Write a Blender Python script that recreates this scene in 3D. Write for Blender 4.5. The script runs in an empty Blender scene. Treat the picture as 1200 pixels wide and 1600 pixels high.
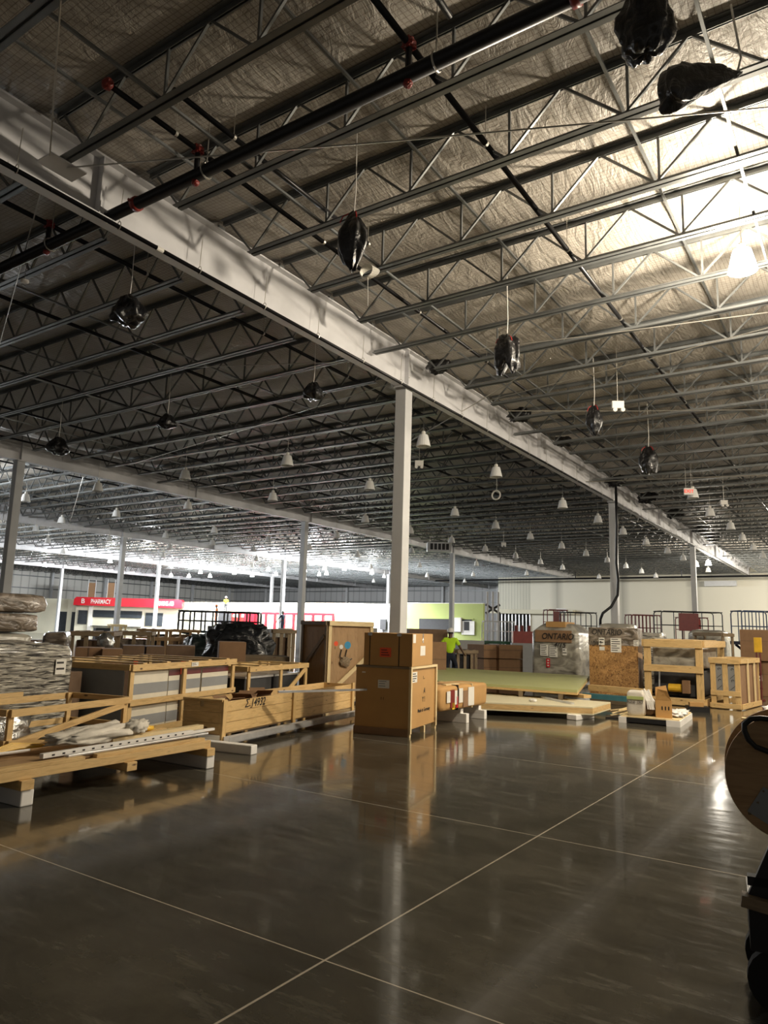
import bpy, math, random
from mathutils import Vector, Matrix, noise
R = math.radians
random.seed(7)
S = bpy.context.scene
C = S.collection

# ------------------------------------------------------------------ camera
# world: girders run along Y, joists along X, camera stands at the origin at eye height
F_PX, YAW, PITCH, ROLL, CZ = 1118.3, R(34.0195), R(9.2433), R(1.65), 1.7
fw = Vector((-math.sin(YAW)*math.cos(PITCH), math.cos(YAW)*math.cos(PITCH), math.sin(PITCH)))
r_ = Vector((math.cos(YAW), math.sin(YAW), 0)); u_ = r_.cross(fw)
rt = r_*math.cos(ROLL)+u_*math.sin(ROLL); up = -r_*math.sin(ROLL)+u_*math.cos(ROLL)
cam = bpy.data.objects.new('camera', bpy.data.cameras.new('camera')); C.objects.link(cam)
cam.data.sensor_fit = 'HORIZONTAL'; cam.data.sensor_width = 36; cam.data.lens = 36*F_PX/1200
cam.data.clip_start = .05; cam.data.clip_end = 400
m = Matrix((rt, up, -fw)).transposed().to_4x4(); m.translation = (0, 0, CZ); cam.matrix_world = m
S.camera = cam
def ray(x, y): return fw+rt*((x-600)/F_PX)-up*((y-800)/F_PX)
def at(x, y, z):                       # pixel -> point of the place at height z
    d = ray(x, y); return d*((z-CZ)/d.z)+Vector((0, 0, CZ))
def dep(x, y, d): return ray(x, y)*d+Vector((0, 0, CZ))   # pixel -> point at distance d ahead

# ------------------------------------------------------------------ world, exposure, light constants
W = bpy.data.worlds.new('world'); S.world = W; W.use_nodes = True
W.node_tree.nodes['Background'].inputs[0].default_value = (1, .93, .84, 1)
W.node_tree.nodes['Background'].inputs[1].default_value = .08
S.view_settings.view_transform = 'Standard'; S.view_settings.look = 'None'
S.view_settings.gamma = 1; S.view_settings.exposure = 0.35; S.view_settings.use_curve_mapping = False
NEAR_W, SIDE_W, FAR_W = 1750, 1500, 3300
WARM, COOL = (1, .87, .68), (.93, .97, 1)

# ------------------------------------------------------------------ materials
def newmat(name):
    mt = bpy.data.materials.new(name); mt.use_nodes = True
    nt = mt.node_tree; return mt, nt, nt.nodes['Principled BSDF']
def N(nt, t, **k):
    n = nt.nodes.new(t)
    for a, b in k.items():
        if a in n.inputs: n.inputs[a].default_value = b
        else: setattr(n, a, b)
    return n
def ramp(nt, src, *stops):
    n = nt.nodes.new('ShaderNodeValToRGB'); e = n.color_ramp.elements
    while len(e) < len(stops): e.new(.5)
    for i, (p, c) in enumerate(stops):
        e[i].position = p; e[i].color = (*c, 1) if len(c) == 3 else c
    nt.links.new(src, n.inputs[0]); return n.outputs[0]
def flat(name, col, rough=.6, metal=0, var=.12, scale=6, bump=0, bscale=30, emit=0, trans=0):
    mt, nt, b = newmat(name)
    tc = N(nt, 'ShaderNodeTexCoord'); no = N(nt, 'ShaderNodeTexNoise', Scale=scale, Detail=4.0)
    nt.links.new(tc.outputs['Object'], no.inputs[0])
    c0 = tuple(max(0, c*(1-var)) for c in col); c1 = tuple(min(1, c*(1+var)) for c in col)
    nt.links.new(ramp(nt, no.outputs[0], (.3, c0), (.7, c1)), b.inputs['Base Color'])
    b.inputs['Roughness'].default_value = rough; b.inputs['Metallic'].default_value = metal
    if bump:
        n2 = N(nt, 'ShaderNodeTexNoise', Scale=bscale, Detail=5.0); nt.links.new(tc.outputs['Object'], n2.inputs[0])
        bp = N(nt, 'ShaderNodeBump', Strength=bump, Distance=.02)
        nt.links.new(n2.outputs[0], bp.inputs['Height']); nt.links.new(bp.outputs[0], b.inputs['Normal'])
    if emit:
        b.inputs['Emission Color'].default_value = (*col, 1); b.inputs['Emission Strength'].default_value = emit
    if trans: b.inputs['Transmission Weight'].default_value = trans
    return mt
def wood(name, c0, c1, knot=(.10, .045, .015), rough=.65):
    mt, nt, b = newmat(name)
    tc = N(nt, 'ShaderNodeTexCoord'); mp = N(nt, 'ShaderNodeMapping'); mp.inputs['Scale'].default_value = (1.2, 9, 1)
    nt.links.new(tc.outputs['UV'], mp.inputs[0])
    no = N(nt, 'ShaderNodeTexNoise', Scale=2.2, Detail=6.0, Distortion=1.2); nt.links.new(mp.outputs[0], no.inputs[0])
    base = ramp(nt, no.outputs[0], (.3, c0), (.52, c1), (.68, tuple(c*.8 for c in c1)), (.8, c1))
    m2 = N(nt, 'ShaderNodeMapping'); m2.inputs['Scale'].default_value = (1.6, 5, 1); nt.links.new(tc.outputs['UV'], m2.inputs[0])
    vo = N(nt, 'ShaderNodeTexVoronoi', Scale=1.6); nt.links.new(m2.outputs[0], vo.inputs[0])
    k = ramp(nt, vo.outputs['Distance'], (.05, (1, 1, 1)), (.12, (0, 0, 0)))
    mx = N(nt, 'ShaderNodeMix', data_type='RGBA'); mx.inputs[7].default_value = (*knot, 1)
    nt.links.new(k, mx.inputs[0]); nt.links.new(base, mx.inputs[6]); nt.links.new(mx.outputs[2], b.inputs['Base Color'])
    b.inputs['Roughness'].default_value = rough
    return mt
def wrapmat(name, c0, c1, sc=(2, 2, 14), rough=.22, spec=.6, strength=.8):
    mt, nt, b = newmat(name)
    tc = N(nt, 'ShaderNodeTexCoord'); mp = N(nt, 'ShaderNodeMapping'); mp.inputs['Scale'].default_value = sc
    nt.links.new(tc.outputs['Object'], mp.inputs[0])
    no = N(nt, 'ShaderNodeTexNoise', Scale=1.6, Detail=7.0, Distortion=.8); nt.links.new(mp.outputs[0], no.inputs[0])
    nt.links.new(ramp(nt, no.outputs[0], (.40, c0), (.60, c1)), b.inputs['Base Color'])
    bp = N(nt, 'ShaderNodeBump', Strength=strength, Distance=.06)
    nt.links.new(no.outputs[0], bp.inputs['Height']); nt.links.new(bp.outputs[0], b.inputs['Normal'])
    b.inputs['Roughness'].default_value = rough; b.inputs['Specular IOR Level'].default_value = spec
    b.inputs['Coat Weight'].default_value = .4; b.inputs['Coat Roughness'].default_value = .15
    return mt
M = dict(
    pine=wood('pine', (.52, .33, .13), (.70, .48, .21)), pale=wood('pale_pine', (.66, .50, .26), (.80, .64, .36)),
    oldwood=wood('weathered_wood', (.17, .12, .07), (.27, .20, .12)), ply=wood('plywood', (.32, .19, .09), (.44, .28, .14)),
    darkwood=wood('dark_timber', (.14, .10, .06), (.20, .15, .09)),
    card=flat('cardboard', (.50, .285, .10), .8, var=.06, scale=3), card2=flat('brown_cardboard', (.27, .155, .08), .8, var=.08),
    carddark=flat('dark_cardboard', (.16, .10, .06), .8, var=.15),
    osb=None, steel=flat('galvanised_steel', (.20, .21, .21), .42, .55, var=.15, scale=3),
    zinc=flat('zinc_rod', (.55, .53, .48), .35, .8), chrome=flat('bright_aluminium', (.72, .72, .72), .3, .6),
    girder=flat('white_girder_paint', (.66, .66, .68), .5, var=.10, scale=1.5), colp=flat('white_column_paint', (.60, .61, .62), .5, var=.05, scale=2),
    pipe=flat('black_pipe', (.015, .015, .017), .35, .3), red=flat('red_paint', (.22, .02, .015), .45), dred=flat('dark_red_paint', (.13, .018, .018), .5),
    black=flat('black_metal', (.012, .012, .013), .45), rubber=flat('black_rubber', (.01, .01, .01), .8),
    bag=wrapmat('black_bag_plastic', (.006, .006, .007), (.014, .014, .015), (5, 5, 5), .28, .5, .7),
    tarp=wrapmat('black_sheeting', (.006, .007, .008), (.016, .018, .022), (3, 3, 5), .25, .6, .8),
    gtarp=wrapmat('dark_green_sheeting', (.010, .018, .017), (.02, .032, .03), (3, 3, 5), .35, .5, .6),
    wrap=wrapmat('clear_stretch_wrap', (.045, .042, .038), (.72, .68, .58), (2.4, 2.4, 26), .18, .7, 1),  # bright glints on the film's crinkles are painted into its colour
    wrap2=wrapmat('grey_wrapped_sheet', (.20, .19, .16), (.42, .40, .34), (1.5, 1.5, 3), .3, .6, .4),
    wrapd=wrapmat('dusty_brown_wrap', (.10, .08, .06), (.30, .25, .2), (2, 2, 4), .22, .7, 1),
    foam=flat('white_foam', (.80, .78, .74), .75, var=.04), paper=flat('white_paper', (.78, .76, .70), .7, var=.03),
    cloth=flat('white_sheet', (.62, .58, .50), .7, var=.08, bump=.6, bscale=9), grey=flat('grey_board', (.27, .28, .285), .6, var=.04),
    beige=flat('beige_board', (.74, .69, .56), .6, var=.04), teal=flat('teal_steel', (.06, .20, .24), .5), yellow=flat('yellow_plastic', (.75, .45, .03), .45),
    orange=flat('orange_label', (.85, .10, .03), .6, var=.03), blue=flat('blue_sticker', (.04, .28, .50), .6), ink=flat('black_ink', (.015, .012, .01), .7),
    redsign=flat('red_sign_panel', (.60, .008, .02), .4, var=.03), cream=flat('cream_wall_paint', (.66, .63, .49), .8, var=.04, scale=.6),
    greenw=flat('light_green_paint', (.40, .46, .16), .8, var=.05, scale=.6), slabg=flat('pale_green_panel', (.46, .48, .22), .45, var=.05, scale=2),
    slabc=flat('cream_panel', (.72, .66, .46), .5, var=.05), liftg=flat('green_machine_paint', (.015, .10, .05), .45), navy=flat('navy_paint', (.02, .04, .10), .5),
    dark=flat('dark_interior', (.03, .03, .032), .7), glass=flat('dark_window_glass', (.035, .04, .045), .15), hiviz=flat('high_visibility_yellow', (.50, .80, .02), .8, var=.05),
    jeans=flat('dark_blue_denim', (.015, .02, .035), .9), skin=flat('skin', (.10, .05, .03), .6), hat=flat('white_hard_hat', (.75, .75, .75), .35),
    orangev=flat('orange_vest', (.75, .2, .05), .8), silver=flat('silver_foil', (.5, .5, .48), .25, .8, bump=.8, bscale=12),
    lampg=flat('ribbed_lamp_glass', (.88, .88, .86), .3, var=.03), lampon=flat('lit_lamp_glass', (1, .97, .9), .4, emit=14),
    bulb=flat('glowing_bulb', (1, .9, .72), .4, emit=160), bulbc=flat('cool_glowing_bulb', (.95, .98, 1), .4, emit=120), exit=flat('red_exit_letter', (.8, .05, .03), .5, emit=.6),
    redlens=flat('red_tie', (.5, .02, .02), .6), wall=None, siding=None, floor=None, insul=None)

def mat_osb():
    mt, nt, b = newmat('osb_board'); tc = N(nt, 'ShaderNodeTexCoord')
    mp = N(nt, 'ShaderNodeMapping'); mp.inputs['Rotation'].default_value = (.6, .9, .5); mp.inputs['Scale'].default_value = (22, 22, 7)
    nd = N(nt, 'ShaderNodeTexNoise', Scale=5.0, Detail=2.0); nt.links.new(tc.outputs['Object'], nd.inputs[0])
    ma = N(nt, 'ShaderNodeMixRGB', blend_type='LINEAR_LIGHT'); ma.inputs[0].default_value = .35; nt.links.new(tc.outputs['Object'], ma.inputs[1]); nt.links.new(nd.outputs['Color'], ma.inputs[2]); nt.links.new(ma.outputs[0], mp.inputs[0])
    vo = N(nt, 'ShaderNodeTexVoronoi', Scale=1.3, Randomness=1.0); nt.links.new(mp.outputs[0], vo.inputs[0])
    nt.links.new(ramp(nt, vo.outputs['Color'], (.15, (.20, .095, .03)), (.45, (.42, .22, .07)), (.8, (.55, .32, .12))), b.inputs['Base Color'])
    b.inputs['Roughness'].default_value = .55; return mt
def mat_insul():
    mt, nt, b = newmat('faced_roof_insulation'); tc = N(nt, 'ShaderNodeTexCoord'); sp = N(nt, 'ShaderNodeSeparateXYZ')
    nt.links.new(tc.outputs['Object'], sp.inputs[0])
    def line(out, step, w):
        a = N(nt, 'ShaderNodeMath', operation='MULTIPLY'); a.inputs[1].default_value = 1/step; nt.links.new(out, a.inputs[0])
        f = N(nt, 'ShaderNodeMath', operation='FRACT'); nt.links.new(a.outputs[0], f.inputs[0])
        l = N(nt, 'ShaderNodeMath', operation='LESS_THAN'); l.inputs[1].default_value = w; nt.links.new(f.outputs[0], l.inputs[0]); return l.outputs[0]
    mx = N(nt, 'ShaderNodeMath', operation='MAXIMUM')
    nt.links.new(line(sp.outputs[0], .075, .13), mx.inputs[0]); nt.links.new(line(sp.outputs[1], .075, .13), mx.inputs[1])
    no = N(nt, 'ShaderNodeTexNoise', Scale=.8, Detail=5.0); nt.links.new(tc.outputs['Object'], no.inputs[0])
    base = ramp(nt, no.outputs[0], (.3, (.40, .37, .325)), (.7, (.50, .465, .41)))
    mc = N(nt, 'ShaderNodeMix', data_type='RGBA'); mc.inputs[7].default_value = (.28, .24, .20, 1)
    nt.links.new(mx.outputs[0], mc.inputs[0]); nt.links.new(base, mc.inputs[6]); nt.links.new(mc.outputs[2], b.inputs['Base Color'])
    mp = N(nt, 'ShaderNodeMapping'); mp.inputs['Scale'].default_value = (2.6, 1.1, 1); mp.inputs['Rotation'].default_value = (0, 0, .5); nt.links.new(tc.outputs['Object'], mp.inputs[0])
    n2 = N(nt, 'ShaderNodeTexNoise', Scale=1.3, Detail=6.0, Distortion=1.6, Roughness=.6); nt.links.new(mp.outputs[0], n2.inputs[0])
    bp = N(nt, 'ShaderNodeBump', Strength=.75, Distance=.08)
    nt.links.new(n2.outputs[0], bp.inputs['Height']); nt.links.new(bp.outputs[0], b.inputs['Normal'])
    b.inputs['Roughness'].default_value = .5; b.inputs['Specular IOR Level'].default_value = .5; return mt
def mat_floor():
    mt, nt, b = newmat('polished_concrete'); tc = N(nt, 'ShaderNodeTexCoord'); sp = N(nt, 'ShaderNodeSeparateXYZ')
    nt.links.new(tc.outputs['Object'], sp.inputs[0])
    n1 = N(nt, 'ShaderNodeTexNoise', Scale=.7, Detail=8.0, Roughness=.65); nt.links.new(tc.outputs['Object'], n1.inputs[0])
    base = ramp(nt, n1.outputs[0], (.3, (.040, .036, .026)), (.5, (.064, .057, .042)), (.72, (.108, .097, .073)))
    mp = N(nt, 'ShaderNodeMapping'); mp.inputs['Scale'].default_value = (1.5, 7, 1); mp.inputs['Rotation'].default_value = (0, 0, .9); nt.links.new(tc.outputs['Object'], mp.inputs[0])
    n3 = N(nt, 'ShaderNodeTexNoise', Scale=1.2, Detail=9.0, Roughness=.75); nt.links.new(mp.outputs[0], n3.inputs[0])
    scr = ramp(nt, n3.outputs[0], (.54, (0, 0, 0)), (.72, (.5, .5, .5)))
    m1 = N(nt, 'ShaderNodeMix', data_type='RGBA'); m1.inputs[7].default_value = (.19, .175, .14, 1)
    nt.links.new(scr, m1.inputs[0]); nt.links.new(base, m1.inputs[6])
    last = m1.outputs[2]
    def cut(out, p, w):
        a = N(nt, 'ShaderNodeMath', operation='SUBTRACT'); a.inputs[1].default_value = p; nt.links.new(out, a.inputs[0])
        c = N(nt, 'ShaderNodeMath', operation='ABSOLUTE'); nt.links.new(a.outputs[0], c.inputs[0])
        l = N(nt, 'ShaderNodeMath', operation='LESS_THAN'); l.inputs[1].default_value = w; nt.links.new(c.outputs[0], l.inputs[0]); return l.outputs[0]
    cur = None
    for o, p, w in [(0, -2.45, .007), (0, -11.9, .007), (1, 3.2, .005), (1, 6.1, .005), (1, 9.45, .006), (1, 12.8, .008), (1, 17.2, .008), (1, 21.5, .008), (1, 26, .008)]:
        c = cut(sp.outputs[o], p, w)
        if cur is None: cur = c
        else:
            x = N(nt, 'ShaderNodeMath', operation='MAXIMUM'); nt.links.new(cur, x.inputs[0]); nt.links.new(c, x.inputs[1]); cur = x.outputs[0]
    m2 = N(nt, 'ShaderNodeMix', data_type='RGBA'); m2.inputs[7].default_value = (.42, .37, .29, 1)
    nt.links.new(cur, m2.inputs[0]); nt.links.new(last, m2.inputs[6]); nt.links.new(m2.outputs[2], b.inputs['Base Color'])
    rr = ramp(nt, n3.outputs[0], (.35, (.05, .05, .05)), (.75, (.22, .22, .22))); nt.links.new(rr, b.inputs['Roughness'])
    bp = N(nt, 'ShaderNodeBump', Strength=.015, Distance=.01); nt.links.new(n1.outputs[0], bp.inputs['Height']); nt.links.new(bp.outputs[0], b.inputs['Normal'])
    b.inputs['Specular IOR Level'].default_value = .65; b.inputs['Coat Weight'].default_value = .15; b.inputs['Coat Roughness'].default_value = .03
    return mt
def mat_siding(name, c, axis, step):
    mt, nt, b = newmat(name); tc = N(nt, 'ShaderNodeTexCoord'); sp = N(nt, 'ShaderNodeSeparateXYZ'); nt.links.new(tc.outputs['Object'], sp.inputs[0])
    a = N(nt, 'ShaderNodeMath', operation='MULTIPLY'); a.inputs[1].default_value = 1/step; nt.links.new(sp.outputs[axis], a.inputs[0])
    f = N(nt, 'ShaderNodeMath', operation='FRACT'); nt.links.new(a.outputs[0], f.inputs[0])
    nt.links.new(ramp(nt, f.outputs[0], (0, tuple(x*.55 for x in c)), (.12, c), (.88, c), (1, tuple(x*.7 for x in c))), b.inputs['Base Color'])
    bp = N(nt, 'ShaderNodeBump', Strength=.5, Distance=.1); nt.links.new(f.outputs[0], bp.inputs['Height']); nt.links.new(bp.outputs[0], b.inputs['Normal'])
    b.inputs['Roughness'].default_value = .6; return mt
M['osb'] = mat_osb(); M['insul'] = mat_insul(); M['floor'] = mat_floor()
M['sidx'] = mat_siding('ribbed_wall_panel_a', (.62, .61, .57), 1, 1.1); M['sidy'] = mat_siding('ribbed_wall_panel_b', (.50, .50, .50), 0, 1.1)
M['panel'] = mat_siding('smooth_white_wall_panel', (.72, .69, .58), 0, 7.0); M['corr'] = mat_siding('corrugated_cream_panel', (.58, .56, .46), 0, .35)

# ------------------------------------------------------------------ mesh building
class B:
    def __init__(s): s.v = []; s.f = []; s.uv = []
    def quadbox(s, P, off=None):      # P: 8 corners, bottom ring then top ring
        i = len(s.v); s.v += [Vector(p) for p in P]
        ex = (P[1]-P[0]).length, (P[3]-P[0]).length, (P[4]-P[0]).length
        L = max(range(3), key=lambda k: ex[k]); o = random.uniform(0, 40), random.uniform(0, 40)
        for q, (a, b_) in (((0, 3, 2, 1), (1, 0)), ((4, 5, 6, 7), (0, 1)), ((0, 1, 5, 4), (0, 2)), ((1, 2, 6, 5), (1, 2)), ((2, 3, 7, 6), (0, 2)), ((3, 0, 4, 7), (1, 2))):
            s.f.append(tuple(i+k for k in q)); w, h = ex[a], ex[b_]
            c = [(0, 0), (w, 0), (w, h), (0, h)]
            if b_ == L or (a != L and h > w): c = [(y, x) for x, y in c]
            s.uv.append([(x+o[0], y+o[1]) for x, y in c])
        return s
    def box(s, x0, x1, y0, y1, z0, z1):
        s.quadbox([Vector(p) for p in ((x0, y0, z0), (x1, y0, z0), (x1, y1, z0), (x0, y1, z0), (x0, y0, z1), (x1, y0, z1), (x1, y1, z1), (x0, y1, z1))]); return s
    def bar(s, p, q, w, h=None, upv=(0, 0, 1)):     # rectangular bar p->q, w wide, h tall
        h = h or w; p = Vector(p); q = Vector(q); d = (q-p).normalized(); u = Vector(upv)
        if abs(d.dot(u)) > .95: u = Vector((0, 1, 0))
        a = d.cross(u).normalized()*w/2; c = a.cross(d).normalized()*h/2
        s.quadbox([p-a-c, q-a-c, q+a-c, p+a-c, p-a+c, q-a+c, q+a+c, p+a+c]); return s
    def tube(s, pts, r, n=8, closed=False, cap=True):
        pts = [Vector(p) for p in pts]; i0 = len(s.v); k = len(pts); rr = r if isinstance(r, (list, tuple)) else [r]*k; u = None
        for j, p in enumerate(pts):
            a = pts[j-1] if j else (pts[-1] if closed else p); c = pts[(j+1) % k] if (j < k-1 or closed) else p
            d = (c-a).normalized()
            if u is None: u = d.cross(Vector((0, 0, 1)) if abs(d.z) < .9 else Vector((1, 0, 0))).normalized()
            else: u = (u-d*u.dot(d)).normalized()
            w = d.cross(u)
            for t in range(n): s.v.append(p+(u*math.cos(2*math.pi*t/n)+w*math.sin(2*math.pi*t/n))*rr[j])
        for j in range(k if closed else k-1):
            for t in range(n):
                a, b_ = i0+j*n, i0+((j+1) % k)*n; s.f.append((a+t, a+(t+1) % n, b_+(t+1) % n, b_+t)); s.uv.append([(0, 0), (0, .1), (.1, .1), (.1, 0)])
        if cap and not closed:
            s.f.append(tuple(i0+t for t in range(n))[::-1]); s.uv.append([(0, 0)]*n)
            s.f.append(tuple(i0+(k-1)*n+t for t in range(n))); s.uv.append([(0, 0)]*n)
        return s
    def lathe(s, prof, c=(0, 0, 0), n=20, cap=True):   # prof: (radius, z)
        return s.tube([Vector(c)+Vector((0, 0, z)) for r, z in prof], [max(r, .0005) for r, z in prof], n, cap=cap) if False else s._lathe(prof, Vector(c), n)
    def _lathe(s, prof, c, n):
        i = len(s.v)
        for r, z in prof:
            for t in range(n): s.v.append(c+Vector((r*math.cos(2*math.pi*t/n), r*math.sin(2*math.pi*t/n), z)))
        for j in range(len(prof)-1):
            for t in range(n):
                a, b_ = i+j*n, i+(j+1)*n; s.f.append((a+t, a+(t+1) % n, b_+(t+1) % n, b_+t)); s.uv.append([(0, 0)]*4)
        return s
    def poly(s, pts, off):             # prism: polygon pts extruded by off
        i = len(s.v); n = len(pts); off = Vector(off); s.v += [Vector(p) for p in pts]+[Vector(p)+off for p in pts]
        s.f.append(tuple(range(i, i+n))[::-1]); s.uv.append([(p[0], p[2]) for p in pts][::-1]); s.f.append(tuple(range(i+n, i+2*n))); s.uv.append([(p[0], p[2]) for p in pts])
        for k in range(n): s.f.append((i+k, i+(k+1) % n, i+n+(k+1) % n, i+n+k)); s.uv.append([(0, 0), (.3, 0), (.3, .1), (0, .1)])
        return s
    def lump(s, c, r, amp=.12, fr=3., nu=26, nv=16, sq=.6, seed=0, fn=None, cr=0):   # wrinkled rounded block
        i = len(s.v); c = Vector(c)
        for a in range(nv+1):
            ph = math.pi*a/nv-math.pi/2
            for b_ in range(nu):
                th = 2*math.pi*b_/nu
                g = lambda x: math.copysign(abs(x)**sq, x)
                p = Vector((g(math.cos(ph))*g(math.cos(th)), g(math.cos(ph))*g(math.sin(th)), g(math.sin(ph))))
                k = 1+amp*(noise.noise(p*fr+Vector((seed, seed*2.3, 0)))+.5*noise.noise(p*fr*2.7+Vector((0, seed, seed))))
                if cr: k *= 1+cr*math.sin(6*th+seed+2.5*noise.noise(p*1.3+Vector((seed, 0, 0))))*math.cos(ph)**.5 if abs(ph) < 1.57 else 1
                q = Vector((p.x*r[0]*k, p.y*r[1]*k, p.z*r[2]*k))
                if fn: q = fn(q)
                s.v.append(c+q)
        for a in range(nv):
            for b_ in range(nu):
                j = i+a*nu; s.f.append((j+b_, j+(b_+1) % nu, j+nu+(b_+1) % nu, j+nu+b_)); s.uv.append([(0, 0)]*4)
        return s
    def mesh(s, name, mat, smooth=False):
        me = bpy.data.meshes.new(name); me.from_pydata(s.v, [], s.f); uv = me.uv_layers.new(name='UVMap'); k = 0
        for f in s.uv:
            for c in f: uv.data[k].uv = c; k += 1
        me.materials.append(mat if not isinstance(mat, str) else M[mat])
        if smooth:
            for p in me.polygons: p.use_smooth = True
        me.update(); return me
    def build(s, name, mat, parent=None, smooth=False, bev=0, label=None):
        o = bpy.data.objects.new(name, s.mesh(name, mat, smooth)); C.objects.link(o); o.parent = parent
        if bev:
            b_ = o.modifiers.new('bevel', 'BEVEL'); b_.width = bev; b_.segments = 2; b_.limit_method = 'ANGLE'
        if label: o['label'] = label
        return o
def tag(o, label=None, cat=None, group=None, kind=None):
    if label: o['label'] = label
    if cat: o['category'] = cat
    if group: o['group'] = group
    if kind: o['kind'] = kind
    return o
def thing(name, label, cat, loc=(0, 0, 0), rz=0, group=None):
    o = bpy.data.objects.new(name, None); C.objects.link(o); o.location = loc; o.rotation_euler = (0, 0, R(rz)); o.empty_display_size = .1
    return tag(o, label, cat, group)
def solo(b, name, mat, label, cat, loc=(0, 0, 0), rz=0, group=None, **k):
    o = b.build(name, mat, None, **k); o.location = loc; o.rotation_euler = (0, 0, R(rz)); return tag(o, label, cat, group)
kids = {}
def copy_tree(o, parent=None):
    c = o.copy(); C.objects.link(c); c.parent = parent
    for ch in o.children: copy_tree(ch, c)
    return c
def struct(b, name, mat, **k): return tag(b.build(name, mat, **k), kind='structure')
def text(name, s, size, mat, parent, loc, rot, extr=.004, shear=0, squeeze=1, label=None):
    cu = bpy.data.curves.new(name, 'FONT'); cu.body = s; cu.size = size; cu.extrude = extr; cu.align_x = 'CENTER'; cu.align_y = 'CENTER'; cu.shear = shear; cu.offset = size*.012
    t = bpy.data.objects.new(name, cu); C.objects.link(t); bpy.context.view_layer.update()
    me = bpy.data.meshes.new_from_object(t.evaluated_get(bpy.context.evaluated_depsgraph_get())); bpy.data.objects.remove(t)
    me.materials.clear(); me.materials.append(M[mat]); o = bpy.data.objects.new(name, me); C.objects.link(o)
    o.parent = parent; o.location = loc; o.rotation_euler = rot; o.scale = (squeeze, 1, 1)
    if label: o['label'] = label
    return o
UP = (R(90), 0, 0)                                   # text on a face that looks towards local -y
ORD = ['nearest', 'second nearest', 'third nearest', 'fourth nearest', 'fifth nearest', 'sixth nearest', 'seventh nearest', 'eighth nearest', 'ninth nearest', 'tenth nearest', 'eleventh nearest', 'twelfth nearest', 'thirteenth nearest', 'fourteenth nearest']

# ------------------------------------------------------------------ structure
DECK, BOT, TOPC, SP = 8.60, 7.78, 8.50, 17/11
GX = [8, -9, -26, -43, -60, -77]; YW, YF, XF = 75.5, 90.0, -92.0
struct(B().box(XF, 12, -8, YF, -.2, 0), 'floor', 'floor')
def deck():
    b = B(); nx, ny = 330, 520; x0, x1, y0, y1 = XF, 12., -8., YF
    for j in range(ny+1):
        y = y0+(y1-y0)*(j/ny)**1.35; t = ((y-14.05)/SP) % 1
        for i in range(nx+1):
            x = x1-(x1-x0)*(i/nx)**1.5
            b.v.append(Vector((x, y, DECK-.075*math.sin(math.pi*t)+.05*math.sin(math.pi*t)*noise.noise(Vector((x*.9, y*.9, 0))))))
    for j in range(ny):
        for i in range(nx):
            a = j*(nx+1)+i; b.f.append((a, a+1, a+nx+2, a+nx+1)); b.uv.append([(0, 0)]*4)
    return b
struct(deck(), 'ceiling', 'insul', smooth=True)
struct(B().box(XF, 12, -8, YF, DECK+.15, DECK+.3), 'trim_1', 'wall' if M['wall'] else 'steel')
struct(B().box(XF-.3, XF, -8, YF, 0, DECK+.2), 'wall_left', 'sidx')
struct(B().box(XF, -34.8, YF, YF+.3, 0, DECK+.2), 'wall_back', 'sidy')
struct(B().box(-31, 12, YW, YW+.3, 0, DECK+.2), 'wall_right', 'panel')
struct(B().box(-34.9, -31, YW, YW+.3, 4.0, DECK+.2), 'wall_right_corrugated', 'corr')
struct(B().box(-34.9, -34.6, YW+.3, YF, 0, DECK+.2), 'wall_return', 'cream')
# far wall steel: girts and wall posts
b = B()
for z in (5.6, 7.2): b.box(XF+.02, XF+.2, -8, YF, z, z+.12); b.box(XF+.2, -35, YF-.2, YF-.02, z, z+.12)
struct(b, 'trim_2', 'steel')
for k in range(8):
    y = 31.2+8.2*k
    if y < YF: tag(B().box(-.18, .18, -.15, .15, 0, 8.4).build('wall_post', 'colp'), 'white steel post standing against the far ribbed wall on the left', 'post', 'posts along the far left wall').location = (XF+.4, y, 0)
for k in range(6):
    tag(B().box(-.15, .15, -.15, .15, 0, 8.4).build('wall_post', 'colp'), 'white steel post standing against the far ribbed wall in the middle', 'post', 'posts along the far back wall').location = (-84+8.5*k, YF-.4, 0)

# girders and columns
def girder(x, y1, label):
    t = thing('roof_girder', label, 'steel girder', (x, 0, 7.5))
    B().box(-.012, .012, -6, y1, .03, .92).build('web', 'girder', t)
    B().box(-.14, .14, -6, y1, 0, .03).build('flange', 'girder', t); B().box(-.14, .14, -6, y1, .92, .95).build('flange', 'girder', t)
    k = 0
    while 14.05+8.5*(k-2) < y1:
        y = 14.05+8.5*(k-2)
        if y > -6: B().box(-.13, .13, y-.008, y+.008, .03, .92).build('stiffener', 'girder', t)
        k += 1
    for j in range(-4, 44):
        y = 14.05+SP*j
        if y < y1-.5 and abs((y-14.05) % 8.5) > .3 and j < 12: B().box(-.13, .13, y-.07, y+.07, .95, 1.0).build('joist_seat', 'steel', t)
GL = ['white girder out of sight on the right', 'nearest white roof girder crossing from upper left to right', 'second white roof girder from the camera', 'third white roof girder from the camera, far left', 'fourth white roof girder, small and far', 'fifth white roof girder, farthest away']
for i, x in enumerate(GX):
    if i: girder(x, YW-.1 if x > -31 else YF-.3, GL[i])
def column(x, y, label):
    t = thing('steel_column', label, 'column', (x, y, 0))
    B().box(-.15, .15, -.15, .15, .02, 7.46).build('shaft', 'colp', t, bev=.012)
    B().box(-.22, .22, -.22, .22, 0, .02).build('base_plate', 'colp', t); B().box(-.2, .2, -.17, .17, 7.46, 7.495).build('cap_plate', 'colp', t)
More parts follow.
